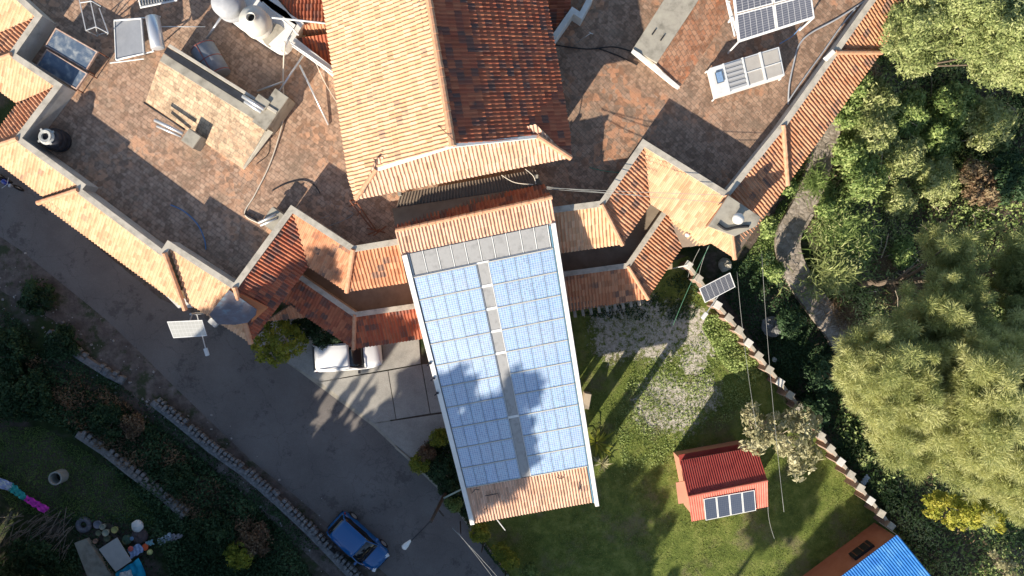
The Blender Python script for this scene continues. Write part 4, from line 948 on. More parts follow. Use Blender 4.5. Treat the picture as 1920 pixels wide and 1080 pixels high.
# overhead cables
def sag(a, b, s=.3, n=12):
    a = Vector(a); b = Vector(b); return [a.lerp(b, i/n)-Vector((0, 0, s*4*(i/n)*(1-i/n))) for i in range(n+1)]
pipes('bundle of white cables from the entrance hall to the right corner', [sag(P(1025, 352, 9.4), P(1363, 366, 8.9), .15), sag(P(1025, 350, 9.4), P(1355, 380, 8.9), .25), sag(P(1025, 354, 9.3), P(1205, 366, 8.5), .1)], .012, M['wire'], 'cable_bundle', 'cables')
pipes('white cable hanging under the great hall eave', [spline([P(940, 328, 9.0), P(965, 342, 8.9), P(1000, 346, 8.9)], 5), spline([P(985, 317, 9.5), P(1000, 330, 9.0), P(1005, 345, 8.8)], 5)], .02, M['hose_white'], 'cable', 'cable')
for i, (a, b, mm, tx) in enumerate((((1330, 460, 7), (1262, 610, 2.5), 'wire_green', 'green overhead wire slanting from the corner tiles over the yard'), ((1328, 462, 7), (1308, 530, 3), 'wire', 'grey overhead wire dropping to the lamp post by the fence'), ((1312, 466, 7), (1290, 520, 2.5), 'wire', 'short grey wire under the corner tiles'), ((1428, 470, 6), (1470, 960, 6), 'wire', 'long grey overhead wire passing left of the pale-leaved tree'), ((1382, 510, 6), (1418, 800, 6), 'wire', 'long grey overhead wire crossing the shaded bank'), ((1440, 950, 5), (1452, 1010, 3), 'wire', 'thin wire beside the red hut corner'))):
    pipes(tx, [sag(P(*a), P(*b), .3)], .010, M[mm], 'overhead_wire', 'wire')

# ================================================================== SOLAR STREET LAMPS
def solar_lamp(label, q, post, head, boxpx, zt):
    r = thing('solar_street_lamp', label, 'street lamp', P(*post, 0)); b = P(*post, 0)
    c = sum([Vector(p) for p in q], Vector())/4
    mb = MB(); mb.tube([b, (b.x, b.y, zt-.1)], .06, 8); mb.tube([(b.x, b.y, zt-.3), c-Vector((0, 0, .05))], .04, 6); mb.build('post', M['white_metal'], r)
    h = P(*head, zt-.6); mb = MB(); mb.tube([(b.x, b.y, zt-.9), h], .03, 6); mb.build('arm', M['white_metal'], r)
    an = math.atan2(h.y-b.y, h.x-b.x); mb = MB(); mb.box(h+Vector((0, 0, -.02)), (.42, .22, .09), an); mb.build('lamp_head', M['white_metal'], r, bevel=.02)
    if boxpx: mb = MB(); p = P(*boxpx, zt-1.4); mb.box(p, (.5, .34, .3), R(-40)); mb.build('battery_box', M['white_metal'], r, bevel=.02)
    return r
q = [P(313, 603, 5.9), P(379, 600, 6.3), P(388, 630, 6.3), P(325, 634, 5.9)]
r = solar_lamp('solar street lamp with a pale glaring panel beside the street corner', q, (432, 583), (387, 660), (401, 604), 5.8)
panel(q, r, cm=cellmat('pale_cells', (.40, .40, .37), (.44, .44, .41), (.62, .62, .60), 9, 4, .3, .05, .8, False), fw=.04)  # glare on the glass is painted into the cell colour
q = [P(1311, 541, 5.2), P(1369, 511, 5.2), P(1379, 538, 4.8), P(1322, 568, 4.8)]
r = solar_lamp('solar lamp with a dark grey panel above the pillared fence', q, (1325, 536), (1321, 592), None, 4.9)
panel(q, r, cm=M['cells_grey'], fw=.04)
# street lamp on a wooden pole
r = thing('street_lamp', 'old street lamp on a dark wooden pole leaning over the road', 'street lamp', P(838, 918, 0))
b = P(840, 915, 0); mb = MB(); mb.cyl(b, P(808, 978, 6.6), .11, .08, 8); mb.build('pole', M['wood'], r)
mb = MB(); mb.tube(spline([P(808, 976, 6.5), P(790, 995, 6.9), P(769, 1016, 7.0)], 5), .03, 6); mb.build('arm', M['dark_metal'], r)
h = P(757, 1027, 7.0); h0 = P(770, 1013, 7.0); mb = MB(); dv = h-h0; mb.tube([h0, h0+dv*.3, h0+dv*.65, h, h+dv*.12], .1, 10, rf=lambda i: (.05, .09, .14, .15, .06)[i]); mb.build('lamp_head', M['white_metal'], r, smooth=True)
mb = MB(); mb.tube([P(823, 957, 4.5), P(832, 968, 4.5)], .05, 5); mb.build('cross_arm', M['wood'], r)
pipes('pale green pipe bracing the wooden pole to the hall wall', [[P(832, 934, 2.5), P(872, 914, 2.9)]], .05, noisy('pale_green', (.30, .38, .33), (.38, .46, .40), 4))
pipes('pair of wires over the road edge at the bottom', [sag(P(848, 990, 5.5), P(935, 1084, 5.5), .1), sag(P(858, 998, 5.5), P(925, 1084, 5.5), .1)], .012, M['wire'], 'overhead_wire', 'wire')
for i, ((a, b), tx) in enumerate(((((863, 978), (864, 1000)), 'thin dark fence stake at the bed by the roof corner'), (((907, 1015), (903, 1035)), 'thin dark fence stake before the yellow-green shrub'), (((949, 1065), (947, 1082)), 'thin dark fence stake at the bottom of the bed'))):
    mb = MB(); p = P(*a, 0); mb.cyl(p, P(*b, 1.3), .04, .035, 6); tagp(mb.build('stake', M['wood']), tx, 'stake')

# ================================================================== FENCE WITH PILLARS
M['pillar'] = noisy('pillar_brick', (.26, .17, .13), (.38, .27, .21), 4)
fn = thing('pillar_fence', 'brick wall topped by square pillars running down the right of the yard', 'fence', P(1460, 715, 0))
mb = MB(); fl = [P(x, y, 1.25).to_2d() for x, y in FENCE]; wall_line(mb, fl, .13, -.4, 1.2); mb.build('low_wall', M['pillar'], fn)
mb = MB(); wall_line(mb, fl, .17, 1.2, 1.27); mb.build('rail', M['coping'], fn)
for i, (x, y) in enumerate(FENCE):
    c = P(x, y, 1.75); mb = MB(); an = R(-35+random.uniform(-5, 5)); mb.box((c.x, c.y, .65), (.34, .34, 2.1), an); pi = mb.build('pillar', M['pillar'], fn)
    mb = MB(); mb.box((c.x, c.y, 1.73), (.42, .42, .09), an); mb.build('cap', M['coping'] if i % 3 else M['white_plaster'], pi, bevel=.012, seg=1)
# ================================================================== RED HUT
r = thing('red_hut', 'small hut with dark red and orange-red corrugated roof slopes on the lawn', 'hut', P(1355, 905, 0))
zr, z1, z2 = 3.5, 2.9, 2.75
ra, rb = P(1290, 931, zr), P(1439, 901, zr); ba, bb = P(1275, 864, z1), P(1418, 838, z1); fa, fb = P(1297, 978, z2), P(1440, 950, z2)
def corr_roof(name, q, m, parent, per=.13, amp=.013, label=None, dirv=None):
    """corrugated sheet over quad q: q0-q1 ridge, q3-q2 eave; corrugation runs from ridge to eave"""
    q = [Vector(p) for p in q]; n = (q[1]-q[0]).cross(q[2]-q[0]).normalized(); n = n if n.z > 0 else -n
    L = (q[1]-q[0]).length; N = int(L/per*6); mb = MB(); vs = []; off = n*.03
    for lev in (0, 1):
        for i in range(N+1):
            t = i/N; h = amp*math.sin(2*math.pi*t*L/per); o_ = n*(h-lev*.03)
            vs.append(q[0].lerp(q[1], t)+o_); vs.append(q[3].lerp(q[2], t)+o_)
    K = 2*(N+1); fs = []
    for i in range(N):
        a = 2*i; fs.append((a, a+2, a+3, a+1)); fs.append((K+a, K+a+1, K+a+3, K+a+2))
        fs.append((a, K+a, K+a+2, a+2)); fs.append((a+1, a+3, K+a+3, K+a+1))
    fs.append((0, 1, K+1, K)); fs.append((2*N, K+2*N, K+2*N+1, 2*N+1)); mb.add(vs, fs)
    return mb.build(name, m, parent, label, smooth=False)
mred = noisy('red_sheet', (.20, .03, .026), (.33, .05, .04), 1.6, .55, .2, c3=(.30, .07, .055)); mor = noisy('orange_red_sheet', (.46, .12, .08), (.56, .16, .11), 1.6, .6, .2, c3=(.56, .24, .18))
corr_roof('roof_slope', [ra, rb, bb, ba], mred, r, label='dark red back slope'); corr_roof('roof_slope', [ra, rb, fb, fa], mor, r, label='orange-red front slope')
mb = MB(); mb.tube([ra+Vector((0, 0, .03)), rb+Vector((0, 0, .03))], .07, 6); mb.build('ridge_strip', mor, r)
def inset(q, d):
    c = sum(q, Vector())/len(q); return [p+(c-p).normalized()*d for p in q]
cc4 = inset([Vector((p.x, p.y, 0)) for p in (ba, bb, fb, fa)], .25)
mb = MB(); mb.hull([(p.x, p.y, 0) for p in cc4], [(p.x, p.y, 2.6) for p in cc4]); mb.build('wall', M['wall_pink'], r)
mb = MB(); mb.slab([P(1267, 905, 2.0), P(1284, 902, 2.1), P(1292, 942, 2.1), P(1272, 945, 2.0)], .08); mb.build('side_canopy', M['wall_pink'], r)
mb = MB(); mb.slab([P(1273, 853, 2.2), P(1384, 834, 2.2), P(1390, 852, 2.2), P(1276, 872, 2.2)], .12); mb.build('back_ledge', mred, r)
Q = [P(1319, 936, 3.40), P(1415, 919, 3.40), P(1418, 957, 2.86), P(1323, 976, 2.86)]
ar = thing('solar_array', 'row of four dark solar panels on the front slope of the red hut', 'solar array', lerp2(Q, .5, .5))
for i in range(4):
    s0, s1 = i/4+.004, (i+1)/4-.004
    panel([lerp2(Q, s0, 0), lerp2(Q, s1, 0), lerp2(Q, s1, 1), lerp2(Q, s0, 1)], ar, cm=M['cells_dark'], fw=.035)
# ================================================================== BLUE-ROOFED BUILDING
r = thing('blue_roof_house', 'low orange building with a bright blue corrugated roof in the bottom right corner', 'house', P(1640, 1100, 0))
a, b = P(1574, 1083, 2.75), P(1683, 1002, 2.75); d = (P(1748, 1081, 2.75)-P(1683, 1002, 2.75)).normalized(); L = 7.0
a0 = a-(b-a).normalized()*2.2
corr_roof('roof', [a0, b, b+d*L-Vector((0, 0, .3)), a0+d*L-Vector((0, 0, .3))], noisy('blue_sheet', (.012, .12, .42), (.03, .19, .54), 1.4, .45, .1, c3=(.10, .30, .62)), r, per=.15)
iw = (b-a).normalized(); 
mb = MB(); p0 = a0+d*.12+iw*.1; p1 = b+d*.12-iw*.12; mb.prism([p0.to_2d(), p1.to_2d(), (p1+d*(L-.4)).to_2d(), (p0+d*(L-.4)).to_2d()], 0, 2.6); mb.build('wall', noisy('orange_wall', (.40, .15, .08), (.48, .20, .12), 1.5), r)
mb = MB(); c = P(1616, 1032, 1.8); mb.box((c.x-.0, c.y, 1.75), (1.35, .16, .8), math.atan2(iw.y, iw.x)); wn_ = mb.build('window', M['dark_metal'], r)
mb = MB()
for s in (-.45, 0, .45): mb.box(Vector((c.x, c.y, 1.75))+iw*s-d*.09, (.04, .04, .8), math.atan2(iw.y, iw.x))
mb.build('window_bar', M['rust'], wn_)
mb = MB(); mb.tube([P(1648, 978, 2.2), P(1683, 1003, 2.8), b+d*.3], .03, 5); mb.build('downpipe', M['dark_metal'], r)

# ================================================================== CARS
def car_paint(name, col, rough=.22):
    m = mat(name, col, rough, .0, .5); m.node_tree.nodes['Principled BSDF'].inputs['Coat Weight'].default_value = .7; m.node_tree.nodes['Principled BSDF'].inputs['Coat Roughness'].default_value = .08; return m
glass = mat('car_glass', (.012, .014, .018), .06, 0, .8)
def make_car(r, L, W, H, paint, suv):
    """x forward; origin at ground centre; r is the Empty"""
    def loft(name, st, m, par, prof, smooth=True):
        mb = MB(); n = len(prof(st[0])); vs = []; fs = []
        for s_ in st: vs += prof(s_)
        for i in range(len(st)-1):
            for k_ in range(n-1): fs.append((i*n+k_, i*n+k_+1, (i+1)*n+k_+1, (i+1)*n+k_))
        fs.append(tuple(range(n))); fs.append(tuple(range((len(st)-1)*n, len(st)*n))[::-1]); mb.add(vs, fs)
        o = mb.build(name, m, par, local=True, smooth=smooth)
        return o
    hl = L/2; hw = W/2; hood = H*.60; belt = H*.62
    st = [(-hl, .62, .45), (-hl+.05, .76, .60), (-hl+.16, .87, belt*.97), (-hl+.38, .96, belt), (-hl*.5, 1.0, belt), (0, 1.0, belt), (hl*.35, 1.0, belt), (hl*.55, .99, hood), (hl*.8, .95, hood*.95), (hl-.16, .84, hood*.86), (hl-.05, .70, hood*.74), (hl, .52, .5)]
    def prof(s_):
        x, wf, zt = s_; w_ = hw*wf
        return [(x, -w_*.92, .22), (x, -w_, .42), (x, -w_*.99, zt*.82), (x, -w_*.9, zt*.97), (x, -w_*.5, zt*1.02), (x, 0, zt*1.035), (x, w_*.5, zt*1.02), (x, w_*.9, zt*.97), (x, w_*.99, zt*.82), (x, w_, .42), (x, w_*.92, .22)]
    body = loft('body', st, paint, r, prof)
    rs = -hl+.10 if suv else -hl+.14; gr = [(rs, .70, belt*.98), (rs+.24, .82, H*.92), (rs+.5, .88, H*.965), (0, .90, H*.985), (hl*.12, .88, H*.96), (hl*.30, .87, H*.86), (hl*.52, .86, hood*1.0)]
    def pg(s_):
        x, wf, zt = s_; w_ = hw*wf; t = (zt-belt)/(H-belt)
        return [(x, -w_*1.04, belt*.9), (x, -w_*(1.02-.20*t), zt*.97+.0), (x, -w_*(.6), zt*1.0), (x, 0, zt*1.01), (x, w_*.6, zt*1.0), (x, w_*(1.02-.20*t), zt*.97), (x, w_*1.04, belt*.9)]
    loft('cabin_glass', gr, glass, r, pg)
    rf = [(rs+.24, .66, H*.92), (rs+.34, .77, H*.955), (rs+.5, .82, H*.978), (-hl*.1, .84, H*1.0), (hl*.08, .83, H*.985), (hl*.15, .80, H*.955)]
    def pr(s_):
        x, wf, zt = s_; w_ = hw*wf; return [(x, -w_, zt-.045), (x, -w_*.9, zt+.002), (x, -w_*.5, zt+.018), (x, 0, zt+.024), (x, w_*.5, zt+.018), (x, w_*.9, zt+.002), (x, w_, zt-.045)]
    loft('roof', rf, paint, r, pr)
    for sy in (-1, 1):
        mb = MB(); mb.tube([(hl*.56, sy*hw*.90, hood*1.0), (hl*.36, sy*hw*.86, H*.82), (hl*.12, sy*hw*.74, H*.955)], .035, 6); mb.build('pillar', paint, r, local=True)
        mb = MB(); mb.tube([(rs+.05, sy*hw*.86, belt), (rs+.2, sy*hw*.80, H*.85), (rs+.45, sy*hw*.72, H*.95)], .05, 6); mb.build('pillar', paint, r, local=True)
        mb = MB(); mb.box((hl*.36, sy*(hw+.10), belt*1.05), (.14, .2, .13)); mb.build('mirror', paint if not suv else M['black_plastic'], r, local=True, bevel=.02)
        mb = MB(); mb.box((hl-.17, sy*hw*.62, hood*.80), (.2, .34, .1), sy*-.35, ry=.35); mb.build('headlight', mat('headlight', (.75, .77, .8), .15) if 'headlight' not in bpy.data.materials else bpy.data.materials['headlight'], r, local=True, bevel=.015)
        mb = MB(); mb.box((-hl+.22, sy*hw*.86, hood*.85), (.10, .08, .26), sy*.2); mb.build('tail_light', mat('tail_light', (.35, .02, .02), .2) if 'tail_light' not in bpy.data.materials else bpy.data.materials['tail_light'], r, local=True, bevel=.015)
        if suv: mb = MB(); mb.tube([(rs+.5, sy*hw*.70, H*.99), (-hl*.3, sy*hw*.72, H*1.035), (hl*.1, sy*hw*.70, H*1.0)], .022, 6); mb.build('roof_rail', M['steel'], r, local=True)
    for sx in (-.62, .62):
        for sy in (-1, 1):
            mb = MB(); mb.cyl((sx*hl, sy*(hw-.20), .33), (sx*hl, sy*(hw+.0), .33), .33, .33, 24); wh = mb.build('wheel', M['black_rubber'], r, local=True, bevel=.02)
            mb = MB(); mb.cyl((sx*hl, sy*(hw-.0), .33), (sx*hl, sy*(hw+.012), .33), .21, .19, 16); mb.build('rim', M['steel'], wh, local=True)
    mb = MB(); mb.box((hl*.50, 0, hood*1.035), (.06, W*.6, .02)); mb.build('wiper_cowl', M['black_plastic'], r, local=True)
    mb = MB(); mb.box((hl+.0, 0, .42), (.05, W*.5, .14)); mb.build('grille', M['black_plastic'], r, local=True)
    mb = MB(); mb.box((-hl+.01, 0, .5), (.05, W*.8, .16)); mb.build('rear_bumper', M['black_plastic'], r, local=True)
r = thing('parked_car', 'white car with roof rails half under the lower left tiles', 'car', tuple(P(655, 664, 0)), R(4.5))
make_car(r, 4.05, 1.80, 1.62, car_paint('white_paint_car', (.80, .80, .80), .3), True)
r = thing('parked_car', 'bright blue hatchback on the road verge near the stone wall', 'car', tuple(P(676, 1009, 0)), R(-42.5))
make_car(r, 3.85, 1.66, 1.46, car_paint('blue_paint_car', (.004, .10, .30)), False)
# motorcycle parked at the left edge
r = thing('motorcycle', 'dark blue motorcycle parked under the street eave at the left edge', 'motorcycle', tuple(P(22, 342, 0)), R(-33))
for x in (-.68, .68):
    mb = MB(); n = 20
    mb.tube([(x+.29*math.cos(2*math.pi*i/n), 0, .3+.29*math.sin(2*math.pi*i/n)) for i in range(n+1)], .055, 6); wh = mb.build('wheel', M['black_rubber'], r, local=True)
    mb = MB(); mb.cyl((x, -.05, .3), (x, .05, .3), .07, None, 8)
    for i in range(5): mb.tube([(x, 0, .3), (x+.26*math.cos(i*1.257), 0, .3+.26*math.sin(i*1.257))], .014, 4)
    mb.build('spokes', M['steel'], wh, local=True)
bp = car_paint('bike_blue', (.01, .03, .28))
mb = MB(); mb.tube([(-.05, 0, .78), (.1, 0, .86), (.3, 0, .82), (.42, 0, .74)], .15, 10, rf=lambda i: (.08, .16, .15, .07)[i]); mb.build('tank', bp, r, local=True, smooth=True)
mb = MB(); mb.tube([(-.75, 0, .82), (-.5, 0, .78), (-.2, 0, .76), (-.05, 0, .78)], .12, 8, rf=lambda i: (.05, .12, .12, .08)[i]); mb.build('seat', M['black_rubber'], r, local=True, smooth=True)
mb = MB(); mb.tube([(.30, -.36, .98), (.38, -.2, 1.0), (.42, 0, .95), (.38, .2, 1.0), (.30, .36, .98)], .018, 6); mb.tube([(.42, 0, .95), (.68, 0, .3)], .03, 6); mb.build('handlebar', M['steel'], r, local=True)
mb = MB(); mb.box((.02, 0, .42), (.42, .26, .34)); mb.tube([(-.68, 0, .3), (-.3, 0, .5), (.3, 0, .7)], .03, 6); mb.build('engine', M['dark_metal'], r, local=True, bevel=.04)
mb = MB(); mb.box((.55, 0, .86), (.16, .2, .18)); mb.build('headlamp', M['steel'], r, local=True, bevel=.04)
mb = MB(); mb.tube([(-.75, -.17, .38), (0, -.17, .3)], .045, 8); mb.build('exhaust', M['steel'], r, local=True)
mb = MB(); mb.tube([(-.95, 0, .62), (-.75, 0, .66), (-.6, 0, .64)], .09, 8, rf=lambda i: (.03, .09, .05)[i]); mb.build('mudguard', bp, r, local=True)

# ================================================================== WALLS AND CLUTTER, LOWER LEFT
stone = noisy('grey_stone', (.09, .09, .09), (.19, .19, .19), 5, .9, .8, c3=(.28, .275, .27), bs=20, bd=.03)
def rock_wall(name, label, px, wd, h, step, m):
    r = thing(name, label, 'stone wall', P(*px[len(px)//2], 0)); mb = MB(); wall_line(mb, [P(x, y).to_2d() for x, y in px], wd*.8, -.1, h*.75); mb.build('core', m, r)
    mb = MB(); pts = [P(x, y, h) for x, y in px]
    for i in range(len(pts)-1):
        L = (pts[i+1]-pts[i]).length; n = max(1, int(L/step)); an = math.atan2((pts[i+1]-pts[i]).y, (pts[i+1]-pts[i]).x)
        for k_ in range(n):
            p = pts[i].lerp(pts[i+1], (k_+.5)/n); sd_ = Vector((-math.sin(an), math.cos(an), 0))
            if random.random() < .10: continue
            for s in (-.25, .25):
                s2 = s+random.uniform(-.06, .06)
                mb.box(p+sd_*wd*s2+Vector((random.uniform(-.03, .03), random.uniform(-.03, .03), -.15+random.uniform(-.07, .08))), (step*random.uniform(.62, .9), wd*random.uniform(.40, .55), .35), an+random.uniform(-.15, .15), rx=random.uniform(-.12, .12), ry=random.uniform(-.12, .12))
    mb.build('coping_stones', m, r, bevel=.035, seg=1); return r
rock_wall('stone_wall', 'rough grey stone wall with gapped capping stones along the dirt verge', [(292, 752), (340, 790), (400, 840), (460, 882), (520, 934), (580, 990), (640, 1052), (700, 1115)], .46, .7, .27, stone)
rock_wall('stone_wall', 'older stone wall stretch nearly buried in weeds by the road', [(95, 622), (150, 665), (205, 700), (235, 715)], .5, .4, .4, stone)
rock_wall('stone_wall', 'low pale stone terrace wall above the small green garden', [(150, 812), (200, 845), (250, 885), (305, 925), (350, 965)], .5, .5, .35, noisy('pale_stone', (.17, .155, .14), (.30, .28, .26), 5, .9, .8, bs=20, bd=.03))
# well ring
r = thing('well_ring', 'round concrete well ring standing on the shaded green garden', 'well ring', P(106, 897, 0)); c = P(106, 896, .6); c.z = 0
mb = MB(); mb.lathe(c, [(.40, 0), (.40, .75), (.32, .75), (.32, 0)], 28); mb.build('ring', noisy('ring_concrete', (.28, .27, .24), (.42, .41, .37), 4), r)
mb = MB(); mb.cyl(c+Vector((0, 0, .02)), c+Vector((0, 0, .06)), .32, None, 20); mb.build('water', M['black_rubber'], r)
# cloth strips
def cloth(label, px, z, m, name='cloth', cat='cloth', amp=.03, nx_=14, ny_=6, parent=None):
    q = [P(x, y, z) for x, y in px]; mb = MB(); vs = []; fs = []
    sd_ = random.random()*9
    for lev in (0, -.015):
        for j in range(ny_+1):
            for i in range(nx_+1):
                p = lerp2(q, i/nx_, j/ny_); p = p+Vector((math.sin(j*1.3+sd_)*.03, math.sin(i*1.1+sd_)*.03, amp*math.sin(i*1.7+j*.9+sd_)+amp*.6*math.sin(j*2.3-i+sd_)+lev)); vs.append(p)
    K = (nx_+1)*(ny_+1)
    for j in range(ny_):
        for i in range(nx_):
            a = j*(nx_+1)+i; fs.append((a, a+1, a+nx_+2, a+nx_+1)); fs.append((K+a, K+a+nx_+1, K+a+nx_+2, K+a+1))
    mb.add(vs, fs); o = mb.build(name, m, parent, smooth=True)
    return tagp(o, label, cat) if parent is None else o
r = thing('cloth_banner', 'long cloth strip in lilac, turquoise and pink draped at the left edge', 'cloth', P(40, 930, .5))
cloth('', [(-30, 884), (20, 906), (24, 912), (16, 921)], .9, M['white'], parent=r, name='hem')
for px, cl_, nm in (([(-40, 880), (24, 905), (16, 920), (-40, 902)], (.42, .44, .62), 'lilac_section'), ([(24, 905), (50, 928), (45, 939), (16, 920)], (.05, .38, .33), 'turquoise_section'), ([(50, 928), (93, 951), (84, 963), (45, 939)], (.68, .05, .42), 'pink_section')):
    cloth('', px, .9, noisy(nm, cl_, tuple(x*1.15 for x in cl_), 3, .8), parent=r, name=nm, amp=.05)
mb = MB(); mb.tube([P(-30, 893, .85), P(88, 957, .85)], .03, 5)
for x, y in ((-20, 898), (40, 929), (86, 956)): p = P(x, y, .85); mb.tube([p, (p.x, p.y, 0)], .03, 5)
mb.build('rail', M['wood'], r)
# concrete strip, board, tarps, clutter
r = MB(); r.prism([P(*q).to_2d() for q in ((145, 1015), (168, 1007), (222, 1085), (250, 1130), (190, 1130))], 0, .35); tagp(r.build('low_wall', M['concrete'], bevel=.02), 'flat concrete wall top running off the bottom edge beside the board', 'wall')
mb = MB(); mb.slab([P(185, 1030, .75), P(219, 1008, .8), P(246, 1052, .8), P(217, 1072, .75), P(207, 1060, .75)], .05); tagp(mb.build('white_board', noisy('cream_board', (.42, .40, .38), (.50, .48, .45), 2)), 'cream square board leaning beside the concrete wall top', 'board')
cloth('bright blue plastic tarp at the bottom edge', [(216, 1076), (259, 1048), (285, 1100), (225, 1110)], .6, noisy('blue_tarp', (.01, .30, .48), (.02, .38, .58), 3, .5), 'tarp', 'tarp', .06)
cloth('crumpled white sheet lying on the blue tarp', [(225, 1074), (245, 1068), (255, 1090), (222, 1095)], .75, M['white'], 'tarp', 'tarp', .05)
cloth('pale blue plastic sheet between the board and the tarp', [(238, 1030), (262, 1018), (270, 1034), (246, 1048)], .5, noisy('pale_blue', (.28, .36, .55), (.36, .44, .62), 4, .6), 'tarp', 'tarp', .05)
cloth('mottled grey and white cloth thrown on the weeds', [(294, 1012), (318, 999), (324, 1010), (300, 1022)], .4, noisy('mottled_cloth', (.22, .28, .34), (.62, .68, .72), 9, .8), 'cloth', 'cloth', .07)
cloth('dull brown-grey cloth beside the mottled one', [(318, 1002), (343, 1001), (341, 1008), (320, 1016)], .35, noisy('brown_cloth', (.26, .23, .24), (.38, .34, .35), 6, .8), 'cloth', 'cloth', .05)
cloth('small turquoise and white rag', [(272, 1016), (286, 1011), (288, 1021), (274, 1024)], .35, noisy('rag', (.12, .40, .42), (.5, .55, .6), 6, .8), 'cloth', 'cloth', .04)
def rugby(label, px, z, rad, m, name, cat, sq=(1, 1, .6)):
    mb = MB(); c = P(*px, z); pr = [(0, -rad*sq[2])]+[(rad*math.cos(t), rad*sq[2]*math.sin(t)) for t in [R(a) for a in range(-70, 90, 20)]]+[(0, rad*sq[2])]
    mb.lathe(c, pr, 14); o = mb.build(name, m, smooth=True)
    for v in o.data.vertices: 
        v.co.x += random.uniform(-.04, .04)*rad*2; v.co.y += random.uniform(-.04, .04)*rad*2; v.co.z += random.uniform(-.03, .03)*rad*2
    return tagp(o, label, cat)
rugby('white sack bulging above the dark clutter', (258, 986), .5, .36, M['white'], 'sack', 'sack'); rugby('dark brown sack below the white one', (262, 1004), .3, .48, noisy('brown_sack', (.06, .045, .045), (.12, .09, .09), 5), 'sack', 'sack')
rugby('orange-red rag in the clutter', (272, 1026), .4, .2, mat('orange_rag', (.75, .12, .04), .7), 'rag', 'cloth', (1, 1, .3)); rugby('small red and white rag by the cream board', (245, 1029), .6, .16, mat('red_rag', (.55, .12, .10), .7), 'rag', 'cloth', (1, 1, .3))
rugby('pale yellow plastic jug lying below the orange rag', (281, 1035), .3, .17, mat('yellow_jug', (.55, .55, .22), .5), 'jug', 'jug', (1, 1, 1)); rugby('small dark green bag in the clutter', (238, 1012), .4, .3, mat('green_bag', (.05, .09, .06), .6), 'bag', 'bag'); rugby('small blue bucket lid among the sacks', (247, 1010), .6, .12, mat('blue_lid', (.12, .22, .35), .5), 'lid', 'lid', (1, 1, .3))
def tyre(label, px, rad, m, thick=.12, z=.15, name='tyre', cat='tyre'):
    mb = MB(); c = P(*px, z); c.z = z; n = 24; mb.tube([c+Vector((rad*math.cos(2*math.pi*i/n), rad*math.sin(2*math.pi*i/n), 0)) for i in range(n+1)], thick, 8); return tagp(mb.build(name, m, smooth=True), label, cat)
tyre('large grey tyre lying flat at the garden edge', (157, 984), .33, noisy('dusty_rubber', (.10, .10, .12), (.17, .17, .19), 6), .16)
def pot(label, px, rad, hgt, m):
    mb = MB(); c = P(*px, 0); mb.lathe(c, [(0, 0), (rad*.7, 0), (rad, hgt), (rad*.86, hgt), (rad*.8, hgt*.8), (0, hgt*.8)], 18); return tagp(mb.build('plant_pot', m, smooth=True), label, 'plant pot', 'plant pots by the clutter')
pot('grey round pot right of the large tyre', (187, 981), .24, .3, noisy('pot_grey', (.18, .18, .22), (.25, .25, .28), 4)); pot('small cream pot, the upper of the pair in the middle', (197, 985), .17, .35, mat('pot_cream', (.35, .34, .26), .8)); pot('square-shouldered cream pot nearest the dark clutter row', (203, 996), .2, .35, mat('pot_cream2', (.40, .40, .30), .8)); pot('yellow pot right of the cream ones', (219, 991), .2, .3, mat('pot_yellow', (.45, .40, .14), .7)); pot('olive pot left of the cream ones', (189, 997), .17, .3, mat('pot_olive', (.20, .20, .12), .8)); pot('dark olive pot nearest the cream board', (205, 1007), .2, .3, mat('pot_dark', (.12, .13, .08), .8)); pot('terracotta pot beside the concrete wall end', (183, 1012), .14, .3, mat('pot_clay', (.38, .22, .15), .8))
# brushwood pile
mb = MB()
for i in range(120):
    x, y = random.uniform(0, 125), random.uniform(968, 1045); an = random.gauss(.75, .35); L = random.uniform(.5, 2.0); c = P(x, y, random.uniform(.1, .7)); dv = Vector((math.cos(an), math.sin(an), random.uniform(-.15, .2)))*L/2
    mb.tube([c-dv, c+Vector((0, 0, random.uniform(-.05, .1))), c+dv], random.uniform(.012, .03), 4)
tagp(mb.build('brushwood_pile', noisy('dry_sticks', (.14, .10, .075), (.30, .25, .20), 4)), 'heap of cut dry branches at the left edge below the cloth strip', 'brushwood')
# boulders and small things on the right bank
def rock(label, px, rad, m, name='boulder', cat='boulder', sq=.6):
    o = rugby(label, px, float(G(*px).z)+rad*.3, rad, m, name, cat, (1, 1, sq)); 
    for v in o.data.vertices: v.co += Vector((random.uniform(-.07, .07), random.uniform(-.07, .07), random.uniform(-.05, .05)))*rad*2
    for p_ in o.data.polygons: p_.use_smooth = False
    return o
rock('pale grey boulder on the dark bank outside the fence', (1448, 612), .62, stone); rock('small white stone outside the fence', (1452, 674), .15, M['white']); rock('pinkish concrete lump in shade under the corner tiles', (1359, 497), .4, M['concrete'])
o = MB().box(P(1099, 750, .5), (.4, .9, 1.0), R(-10)).build('crate', noisy('crate_tan', (.45, .37, .27), (.55, .46, .34), 3), bevel=.02); tagp(o, 'tan upright box against the right wall of the entrance hall', 'box')
cloth('pale grey-blue cloth snagged outside the fence', [(1612, 905), (1625, 888), (1632, 896), (1620, 912)], .8, noisy('grey_cloth', (.35, .40, .45), (.55, .58, .62), 5, .8), 'cloth', 'cloth', .06)
# steel tripod by the corner
mb = MB(); mb.tube([P(1262, 503, 1.0), P(1290, 497, 2.0)], .03, 5); tagp(mb.build('rail_bar', M['white_metal']), 'white rail joining the tile eave and first fence pillar', 'rail')

